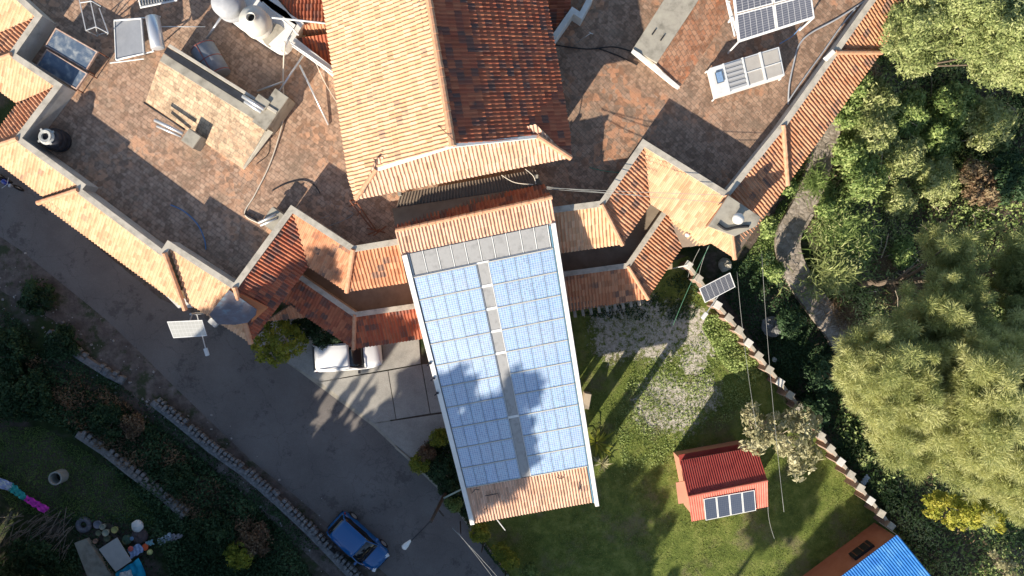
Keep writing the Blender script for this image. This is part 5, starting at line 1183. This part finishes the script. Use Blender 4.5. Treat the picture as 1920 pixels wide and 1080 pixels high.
# ================================================================== VEGETATION
def leafset(cl, per, **k): return leaves(cl, per, **k)
def tree(name, label, cat, poly, z0, z1, n, r, per, material, style='leaf', size=.1, D=60, base=None, tint=(.25, .8), trunk_r=.16, bark=None, bumps=.4, drop=.25, wid=.016, group=None, nlimb=10, asp=.5, tv=.3):
    cx = sum(p[0] for p in poly)/len(poly); cy = sum(p[1] for p in poly)/len(poly)
    top = P(cx, cy, (z0+z1)/2); gz = float(terr(top.x, top.y)); b = Vector((top.x, top.y, gz)) if base is None else G(*base)
    t_ = thing(name, label, cat, b, group=group)
    cl = clumps_px(poly, n, z0, z1, r, D, bumps, tint, drop)
    if style == 'leaf': V, t = leaves(cl, per, size, asp=asp, tvar=tv)
    else: cl = np.repeat(cl, 2, axis=0); cl[:, :3] += RNG.normal(size=(len(cl), 3))*.4; cl[:, 3] *= .78; cl[:, 4] += RNG.normal(size=len(cl))*.15; V, t = needles(cl, int(per*1.1), 1.0, wid, tvar=tv, up=.45)
    np_mesh('crown', V, 4 if style == 'leaf' else 3, t, material, t_)
    mb = MB(); st = Vector((top.x, top.y, gz+(z0-gz)*.65)); trunk(mb, b-Vector((0, 0, .2)), st, trunk_r, trunk_r*.6, .15)
    idx = RNG.choice(n, min(nlimb, n), replace=False); limbs(mb, st, [Vector(cl[i, :3]) for i in idx], trunk_r*.45, .02)
    mb.build('trunk', bark or M['bark'], t_); return t_
# --- tall feathery pines on the right
tree('pine_tree', 'tall feathery pine at the left of the grove, reaching toward the fence', 'tree', [(1580, 655), (1632, 600), (1700, 590), (1775, 640), (1800, 760), (1770, 850), (1700, 886), (1665, 870), (1640, 800), (1600, 770), (1562, 708)], 7, 12.5, 330, .62, 330, M['lf_pine'], 'needle', D=110, tint=(.45, 1.0), nlimb=22, drop=.1, trunk_r=.25, bumps=.35)
tree('pine_tree', 'feathery pine rising above the thicket at the top of the grove', 'tree', [(1712, 420), (1740, 398), (1800, 430), (1830, 480), (1850, 560), (1830, 640), (1760, 660), (1700, 640), (1690, 560), (1745, 500)], 7, 11.0, 110, .55, 330, M['lf_pine'], 'needle', D=80, tint=(.35, .85), nlimb=14, drop=.15, trunk_r=.2, bumps=.4)
tree('pine_tree', 'broad feathery pine at the right edge, lower part of the grove', 'tree', [(1770, 640), (1850, 600), (1940, 600), (2010, 700), (2010, 900), (1940, 990), (1860, 950), (1790, 900), (1750, 850), (1750, 740)], 8, 13.5, 460, .64, 330, M['lf_pine'], 'needle', D=130, tint=(.45, 1.0), nlimb=24, drop=.1, trunk_r=.28, bumps=.35)
tree('pine_tree', 'darker feathery pine at the right edge above the broad one', 'tree', [(1862, 440), (1930, 420), (1990, 480), (1990, 600), (1900, 630), (1862, 560)], 6, 10.5, 85, .55, 300, M['lf_pine'], 'needle', D=80, tint=(.1, .5), nlimb=12, drop=.2, trunk_r=.2)
tree('broadleaf_tree', 'pale olive spreading tree overhanging from the top right corner', 'tree', [(1700, -40), (1668, 40), (1655, 95), (1700, 135), (1745, 128), (1790, 95), (1840, 150), (1900, 160), (1990, 170), (2030, 60), (1990, -80), (1800, -110)], 7, 12, 480, .52, 190, M['lf_olive'], size=.085, D=110, tint=(.1, .8), asp=.35, nlimb=10, drop=.15, trunk_r=.12, bumps=.5, base=(1850, 40), tv=.5)
tree('yellow_flowered_tree', 'small tree with bright yellow-green leaf tufts below the pines', 'tree', [(1732, 930), (1760, 918), (1800, 928), (1850, 935), (1900, 960), (1890, 1000), (1840, 985), (1815, 995), (1770, 985), (1735, 965)], 3.0, 5.0, 120, .28, 50, M['lf_yellow'], size=.09, D=30, tint=(.45, 1.0), nlimb=14, drop=.2, trunk_r=.1)
tree('flowering_shrub', 'sparse twiggy shrub with reddish buds in the bottom right corner', 'shrub', [(1852, 1030), (1880, 1035), (1915, 1060), (1920, 1085), (1880, 1085), (1870, 1060)], 1.5, 3.0, 16, .22, 30, M['lf_pale'], size=.09, D=20, tint=(.2, .6), nlimb=14, trunk_r=.05)
tree('pale_leaved_tree', 'open tree with cream-backed leaves beside the red hut', 'tree', [(1392, 762), (1410, 756), (1440, 778), (1480, 768), (1500, 762), (1540, 785), (1530, 815), (1545, 862), (1525, 880), (1500, 898), (1478, 892), (1470, 855), (1450, 845), (1420, 850), (1395, 845), (1388, 820), (1400, 800)], 3.8, 5.4, 95, .34, 34, M['lf_pale'], size=.14, D=45, tint=(.35, 1.0), asp=.38, base=(1440, 790), bark=M['bark_pale'], nlimb=22, drop=.3, trunk_r=.1)
tree('small_tree', 'small yellow-green tree between the lower left tiles and the road', 'tree', [(470, 650), (500, 605), (530, 600), (560, 612), (578, 640), (582, 672), (555, 668), (530, 680), (512, 690), (500, 678), (466, 676)], 2.4, 3.8, 85, .25, 44, M['lf_yellow'], size=.085, D=35, tint=(.05, .75), base=(535, 630), bark=M['bark_pale'], nlimb=16, drop=.4, trunk_r=.08)
tree('dense_bush', 'dark bush packed under the lower left tile eave', 'bush', [(520, 598), (600, 600), (650, 640), (600, 650), (560, 640), (530, 625)], 1.0, 2.0, 70, .3, 50, M['lf_dark'], size=.08, D=30, tint=(.2, .8), nlimb=5, trunk_r=.04)
# --- bushes in the thicket (each its own), and the undergrowth between them
bush_px = [((1590, 205, 40), 'lf_green', 'bright green bush touching the right tile eave'), ((1640, 190, 44), 'lf_olive', 'feathery olive bush high in the thicket beside the eave'), ((1600, 165, 42), 'lf_green', 'fresh green bush just below the olive tree'), ((1596, 290, 38), 'lf_green', 'glossy green bush beside the top of the stone path'), ((1630, 240, 55), 'lf_olive', 'sprawling olive bush in the middle of the thicket'), ((1700, 215, 48), 'lf_green', 'light green bush right of the thicket centre'), ((1690, 290, 55), 'lf_olive', 'sunlit yellowish bush below the thicket centre'), ((1760, 250, 46), 'lf_green', 'leafy green bush near the dark hollow'), ((1790, 200, 50), 'lf_green', 'bluish green bush under the olive tree rim'), ((1620, 330, 44), 'lf_green', 'mid green bush above the reed clumps'), ((1750, 335, 50), 'lf_olive', 'brownish olive bush above the top pine'), ((1850, 240, 55), 'lf_olive', 'brown-olive bush near the right edge below the olive tree'), ((1900, 330, 55), 'lf_dark', 'dark bush at the right edge above the pines'), ((1840, 340, 50), 'lf_dry', 'brownish bush left of the right-edge dark one'), ((1680, 370, 36), 'lf_olive', 'yellowish leafy bush beside the top pine'), ((1690, 475, 26), 'lf_green', 'small bright leafy bush between reeds and pine'), ((1440, 425, 14), 'lf_green', 'tuft of green by the path under the corner tiles'), ((1452, 510, 14), 'lf_green', 'small light green sapling beside the path bend'), ((1620, 130, 26), 'lf_dry', 'dry twiggy bush at the tile eave step'), ((1548, 390, 16), 'lf_green', 'small green bush hugging the path edge'), ((1478, 352, 12), 'lf_green', 'grassy green clump under the right eave end'), ((1480, 600, 26), 'lf_dark', 'dark bush on the bank between fence and path'), ((1540, 700, 34), 'lf_dark', 'dark bush beneath the left pine'), ((1530, 770, 30), 'lf_dark', 'dark bush behind the pale-leaved tree')]
for (x, y, rd), mk, lab in bush_px:
    th = [RNG.random()*6.28 for _ in range(1)]; poly = [(x+rd*(.75+.4*random.random())*math.cos(a*.698), y+rd*(.75+.4*random.random())*math.sin(a*.698)) for a in range(9)]
    g = float(G(x, y).z); A_ = rd*rd*3/1000
    tree('bush', lab, 'bush', poly, g+.5, g+1.2+rd*.03, int(14+A_*9), .42, 62, M[mk], size=.10 if mk != 'lf_olive' else .11, D=rd*.8, tint=(.2, 1.0), nlimb=8, trunk_r=.05, bumps=.35, drop=.3, asp=.35 if mk == 'lf_olive' else .5, tv=.5)
def blade_clump(name, label, px, rad_px, z, n, L, wd, m, cat='reeds', up=1.0, group=None):
    cx, cy = px; r = thing(name, label, cat, G(cx, cy)); N = n
    th = RNG.random(N)*6.283; rr = np.abs(RNG.normal(size=N))*rad_px*(.55+.25*np.sin(3*th+cx)); W = to_ground(cx+rr*np.cos(th), cy+rr*np.sin(th))
    W[:, 2] += RNG.random(N)*z; d = unit(RNG.normal(size=(N, 3))*np.array([1, 1, .3])+np.array([0, 0, .4*up])); L_ = L*(.5+.8*RNG.random((N, 1)))
    s = unit(np.cross(d, np.array([[0, 0, 1.]])))*wd; e = W+d*L_; mid_ = W+d*L_*.5+np.array([0, 0, .12*L])
    V = np.stack([W-s*.3, mid_-s, e-np.array([0, 0, .15*L]), mid_+s], axis=1)
    np_mesh('blades', V.reshape(-1, 3), 4, .15+.7*RNG.random(N), m, r)
    mb = MB()
    for i in range(10):
        j = RNG.integers(N); p = Vector(W[j]); mb.tube([(p.x, p.y, float(terr(p.x, p.y))), p+Vector((0, 0, .2))], .015, 4)
    mb.build('stems', M['bark_pale'], r); return r
blade_clump('reed_clump', 'arching reed clump right of the path, the upper one', (1565, 425), 48, 1.0, 1500, .7, .03, M['lf_green'])
blade_clump('reed_clump', 'arching reed clump right of the path, the lower and brightest one', (1552, 515), 50, 1.1, 2000, .7, .034, M['lf_olive'])
blade_clump('reed_clump', 'narrow reed clump between the two large ones', (1600, 465), 30, .9, 800, .7, .03, M['lf_green'])
blade_clump('reed_clump', 'feathery reed clump near the eave end beside the path top', (1520, 345), 28, 1.0, 800, .6, .025, M['lf_green'])
blade_clump('dry_grass_clump', 'tangle of dry straw between reeds and pines', (1650, 495), 30, .5, 700, .7, .015, M['lf_dry'], 'grass clump')
blade_clump('dry_grass_clump', 'dry straw thatch beside the lower path', (1580, 590), 40, .4, 1000, .9, .014, M['lf_dry'], 'grass clump')
blade_clump('dry_grass_clump', 'fan of dry stalks on the bank under the pines', (1670, 555), 36, .5, 700, .9, .014, M['lf_dry'], 'grass clump')
# fallen branches in the thicket
mb = MB()
for i in range(110):
    poly_ = [(1560, 130), (1900, 180), (1900, 420), (1700, 600), (1590, 560), (1600, 300)]; x, y = sample(poly_, 1); c = G(float(x[0]), float(y[0]), random.uniform(.2, 1.6)); an = random.uniform(0, 6.28); L = random.uniform(.4, 1.6); dv = Vector((math.cos(an), math.sin(an), random.uniform(-.3, .3)))*L/2
    mb.tube([c-dv, c+Vector((.05, .05, .05)), c+dv], random.uniform(.012, .03), 4)
tagp(mb.build('dead_branches', M['bark_pale']), None, None, None, 'stuff')['label'] = 'pale dead branches scattered through the right thicket'
cl_path = list(cl_p)
def cover(name, label, poly, n, size, m, hgt=.3, asp=.5, tint=(.1, .8), holes=0.0, tv=.3, patch=1.2):
    x, y = sample(poly, n); W = to_ground(x, y)
    if name != 'path_weeds':
        dp = np.min(np.stack([np.hypot(W[:, 0]-c_.x, W[:, 1]-c_.y) for c_ in cl_path]), axis=0); W = W[dp > .75]
    n = len(W)
    # clumpy heights and a patchy density
    f = np.sin(W[:, 0]*patch+np.sin(W[:, 1]*.9)*2)*np.sin(W[:, 1]*patch*1.13+np.cos(W[:, 0]*.7)*2)
    keep = f > (-1+2*holes*RNG.random(n)) if holes else np.ones(n, bool)
    W = W[keep]; f = f[keep]; N = len(W); W[:, 2] += hgt*RNG.random(N)*(.5+.5*np.clip(f, 0, 1)*1.5)
    nrm = unit(RNG.normal(size=(N, 3))*.8+np.array([0, 0, 1.])); a = unit(np.cross(nrm, RNG.normal(size=(N, 3)))); b = np.cross(nrm, a); s = size*(.5+RNG.random((N, 1)))
    V = np.stack([W-a*s, W-b*s*asp, W+a*s, W+b*s*asp], axis=1)
    t = tint[0]+(tint[1]-tint[0])*np.clip(.5+f*.3+RNG.normal(size=N)*tv, 0, 1)
    o = np_mesh(name, V.reshape(-1, 3), 4, t, m); o['kind'] = 'stuff'; o['label'] = label; return o
thick = [(1480, 350), (1500, 200), (1600, 90), (1960, 60), (1960, 1130), (1700, 1130), (1680, 990), (1560, 800), (1600, 640), (1545, 540), (1520, 440)]
cover('undergrowth', 'mixed green undergrowth on the right slope', thick, 34000, .10, M['lf_green'], 1.3, tint=(.1, 1.0), tv=.45)
cover('olive_undergrowth', 'olive weeds patched through the right slope', thick, 60000, .09, M['lf_olive'], 1.5, .3, tint=(.1, 1.0), tv=.45, holes=.9, patch=.6)
cover('dry_undergrowth', 'brown dry stems and leaves on the right slope', thick, 22000, .09, M['lf_dry'], 1.1, .25, holes=.9, patch=.8)
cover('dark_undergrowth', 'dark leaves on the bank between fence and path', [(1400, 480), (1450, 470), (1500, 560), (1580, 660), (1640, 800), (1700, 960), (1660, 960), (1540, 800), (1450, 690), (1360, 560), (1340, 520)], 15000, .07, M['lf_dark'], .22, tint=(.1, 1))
cover('path_weeds', 'weeds between the right eave and the stone path', [(1385, 500), (1440, 420), (1490, 330), (1535, 260), (1520, 330), (1490, 400), (1455, 460), (1450, 520)], 5000, .06, M['lf_green'], .12)
cover('garden_weeds', 'bright weeds along the inside of the pillar fence', [(1325, 590), (1352, 590), (1390, 640), (1432, 700), (1400, 715), (1360, 690), (1335, 650), (1315, 615)], 6500, .075, M['lf_green'], .5, tint=(.45, 1), tv=.3)
cover('garden_weeds', 'low weeds in the middle of the yard', [(1150, 800), (1180, 700), (1260, 650), (1330, 600), (1425, 700), (1400, 760), (1290, 860), (1170, 890)], 20000, .05, M['lf_green'], .13, tint=(.4, 1), holes=1.35, patch=1.7)
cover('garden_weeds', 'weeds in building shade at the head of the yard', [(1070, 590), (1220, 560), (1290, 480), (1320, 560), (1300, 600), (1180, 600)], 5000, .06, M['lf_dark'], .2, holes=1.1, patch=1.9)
yard = [(1095, 600), (1300, 560), (1350, 590), (1470, 735), (1590, 890), (1660, 990), (1500, 1090), (990, 1090), (900, 990), (1120, 950)]
cover('grass', 'short lawn grass of the yard', yard, 85000, .055, M['grass'], .09, .2, tint=(.15, 1.1), holes=1.15, patch=.9, tv=.45)
cover('verge_grass', 'ragged grass strip between dirt verge and stone wall', [(-20, 555), (60, 620), (160, 680), (300, 770), (420, 855), (520, 950), (600, 1030), (560, 1040), (470, 960), (380, 890), (270, 800), (150, 720), (0, 640)], 15000, .06, M['lf_dark'], .25, tint=(.0, 1.2), holes=.9, patch=1.6)
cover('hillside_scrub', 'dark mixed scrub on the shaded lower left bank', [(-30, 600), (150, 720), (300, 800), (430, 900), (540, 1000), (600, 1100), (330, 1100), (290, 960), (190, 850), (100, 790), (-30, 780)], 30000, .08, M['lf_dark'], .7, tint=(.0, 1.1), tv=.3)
cover('dry_undergrowth', 'dry brown scrub patches on the shaded lower left bank', [(60, 660), (200, 720), (330, 830), (450, 930), (520, 1010), (420, 1010), (280, 900), (150, 800), (60, 740)], 14000, .08, M['lf_dry'], .8, .35, holes=1.0, tint=(0, .7), patch=1.3)
cover('garden_grass', 'soft green grass of the small lower left garden', [(-20, 800), (80, 800), (170, 850), (300, 945), (320, 985), (150, 975), (30, 960), (-20, 900)], 16000, .05, M['lf_green'], .12, .4, tint=(.1, .5))
cover('garden_grass', 'weedy ground around the lower left clutter', [(100, 960), (400, 960), (560, 1090), (-20, 1090), (-20, 1040)], 12000, .07, M['lf_dark'], .3, .5, tint=(.0, 1.1), holes=.9)
for (x, y, rd), mk, lab, hh in (((40, 740, 60), 'lf_dark', 'leafy green bush at the left edge above the garden', 1.6), ((20, 655, 45), 'lf_dark', 'dark bush at the left edge near the old wall', 1.3), ((120, 640, 34), 'lf_dark', 'dark bush behind the buried wall stretch', 1.0), ((60, 1050, 48), 'lf_dark', 'green bush in the bottom left corner', 1.2), ((400, 1000, 50), 'lf_dark', 'dark bluish bush right of the scattered cloths', 1.0), ((445, 1045, 26), 'lf_yellow', 'yellow-green bush catching light at the bottom edge', 1.1), ((200, 790, 36), 'lf_dark', 'dark bush on the bank above the terrace wall', 1.0), ((250, 800, 26), 'lf_dry', 'dry orange-brown bush above the terrace wall', .8), ((330, 900, 34), 'lf_dark', 'dark bush below the gapped stone wall', 1.0), ((70, 560, 36), 'lf_dark', 'low dark bush beside the road at the left', .8), ((480, 1010, 34), 'lf_dry', 'brown dying bush near the gapped stone wall', .8)):  # bottom-edge bush: a spot of sunlight is put into its yellow leaf colour
    poly = [(x+rd*(.75+.4*random.random())*math.cos(a*.698), y+rd*(.75+.4*random.random())*math.sin(a*.698)) for a in range(9)]
    tree('bush', lab, 'bush', poly, .3, hh, int(16+rd*rd*3/1000*9), .36, 55, M[mk], size=.085, D=rd*.8, tint=(.0, .7), nlimb=8, trunk_r=.04, bumps=.2, drop=.3)
# bed beside the hall
for (x, y, rd), mk, lab in (((823, 823, 19), 'lf_yellow', 'round yellow-green shrub, topmost in the bed left of the hall'), ((786, 868, 21), 'lf_yellow', 'yellow-green shrub at the kerb, left of the hall'), ((800, 850, 18), 'lf_dry', 'reddish shrub between the two yellow-green ones'), ((835, 880, 34), 'lf_dark', 'dark spreading shrub against the hall wall'), ((850, 945, 17), 'lf_green', 'green shrub beside the wooden lamp pole'), ((898, 998, 22), 'lf_yellow', 'olive-green shrub at the hall lower left corner'), ((940, 1033, 18), 'lf_yellow', 'yellow-green shrub at the kerb below the hall'), ((957, 1050, 19), 'lf_yellow', 'larger yellow-green shrub nearest the bottom edge'), ((845, 915, 20), 'lf_dark', 'dark shrub behind the lamp pole'), ((990, 1076, 22), 'lf_green', 'green shrub at the bottom edge of the lawn')):
    poly = [(x+rd*(.8+.3*random.random())*math.cos(a*.698), y+rd*(.8+.3*random.random())*math.sin(a*.698)) for a in range(9)]
    tree('shrub', lab, 'shrub', poly, .6, 1.5, int(14+rd*1.0), .24, 90, M[mk], size=.05, D=rd*.8, tint=(.0, .75), nlimb=6, trunk_r=.04, bumps=.12, drop=.2)
cover('bed_plants', 'dark leafy ground cover in the bed left of the hall', [(800, 830), (845, 800), (885, 985), (960, 1085), (925, 1050), (850, 945), (790, 875)], 7000, .07, M['lf_dark'], .4, tint=(.1, .9))
blade_clump('spiky_plant', 'rosette of long pale sword leaves at the right wall of the hall', (1118, 828), 7, .3, 26, 1.25, .07, M['lf_yellow'], 'plant', 1.4)
blade_clump('spiky_plant', 'smaller pale rosette beside the hall eave corner', (1128, 868), 5, .2, 22, .6, .05, M['lf_pale'], 'plant', 1.4)

# ================================================================== TREES BEYOND THE LOWER LEFT OF THE VIEW (they shade road, drive and hall roof)
def far_tree(label, u, v, wtop, rad, wlow=None, per=60, size=.26, ncl=None, kind='tree'):
    X, Y = UV2XY(u, v); zt = wtop-.466*v; b = Vector((X, Y, 0)); zl = max(.3, (wlow-.466*v) if wlow is not None else .3)
    r = thing('shade_tree', label, 'tree', b, group='tall trees beyond the lower left of the view')
    H_ = zt-zl; n = ncl or int(20+18*rad*rad*max(1, H_/(2*rad)))
    d = unit(RNG.normal(size=(n, 3)))*(RNG.random((n, 1))**.4); c = np.array([X, Y, (zt+zl)/2])+d*np.array([rad*.8, rad*.8, H_/2*.9])
    cl = np.column_stack([c, np.full(n, min(.75, rad*.32)), .3+.5*RNG.random(n)]); V, t = leaves(cl, per, size, shell=.1, flat=.9, up=.1)
    np_mesh('crown', V, 4, t, M['lf_shade'], r); mb = MB(); trunk(mb, b, (X, Y, zl+H_*.6), .25, .1, .2); limbs(mb, (X, Y, zl+H_*.3), [Vector(c[i]) for i in range(0, min(n, 8))], .1, .03); mb.build('trunk', M['bark'], r)
FT = [  # u, v, w of the top, radius, w of the crown's underside
 (-27.5, -31, .5, 3.2, -20), (-23.5, -30, -.8, 3.0, -20), (-20, -31, -1.4, 2.8, -20), (-16.5, -30, -1.2, 2.8, -20), (-13.2, -31, .0, 2.4, -20),
 (-10.6, -36, 4.6, 1.9, -4), (-8.6, -35, 6.6, 2.2, -5), (-8.8, -31, -1.0, 2.6, -20), (-5.7, -33, 3.2, 1.5, -1.4), (-3.9, -34, 2.7, 1.3, -1.2), (-1.0, -33, 5.3, 1.0, -3), (-1.6, -32, -.6, 1.2, -20),
 (.2, -34, 5.6, 1.7, -3), (3.1, -35, 5.9, 2.0, -1.5), (2.0, -33, 3.4, 2.5, -6), (4.7, -34, 3.9, 1.8, -.5), (-.2, -31, -.6, 2.6, -20), (3.6, -30, -3.0, 2.6, -20),
 (9.4, -30, 1.0, .55, -8), (8.0, -30, -2.4, 2.2, -20), (11.6, -31, -1.7, 2.2, -20), (13.4, -33, -1.3, 1.6, -20), (14.8, -30, -1.9, 1.9, -20), (20.6, -29, .6, 1.8, -2.1), (20.8, -32, -3.6, 1.6, -20), (23.6, -30, .7, 1.2, -20), (26.5, -29, -.4, 2.0, -20)]
BELT = 'dense green tree in the belt outside the lower left of the view'
for i, (u, v, wt, rd, wl_) in enumerate(FT): far_tree(BELT, u, v, wt, rd, wl_)
for u in (-8.2, -6.8, -5.5, -4.3, -3.1, -1.9):
    far_tree(BELT, u, -27, -5.75, 1.1, -20); far_tree(BELT, u+.5, -31, -5.9, 1.2, -20)
for u in (-29, -25.5, -22, -18.5, -15, -12, -9.5): far_tree(BELT, u, -35, -2.2, 2.3, -20)
for u in (-6.6, -3.9, -1.3): far_tree(BELT, u, -34, -6.0, 1.7, -20)
for u in (1.5, 4.5, 7.5, 10.5): far_tree(BELT, u, -34, -3.4, 2.0, -20)
for i, (u, wt, rd) in enumerate(((-4.1, -5.6, 1.3), (-5.9, -4.9, 1.0), (-7.2, -3.6, 1.3), (6.2, -3.5, 2.2), (17.2, -4.6, 1.8), (18.9, -3.4, .6), (16.3, -2.6, .5), (17.6, -2.6, .35), (-2.6, -4.6, .8), (-4.6, -2.0, .13), (-3.5, -2.0, .12), (-31, -1, 3), (30, -1, 3))):
    far_tree(BELT, u, -29, wt, rd, -20)
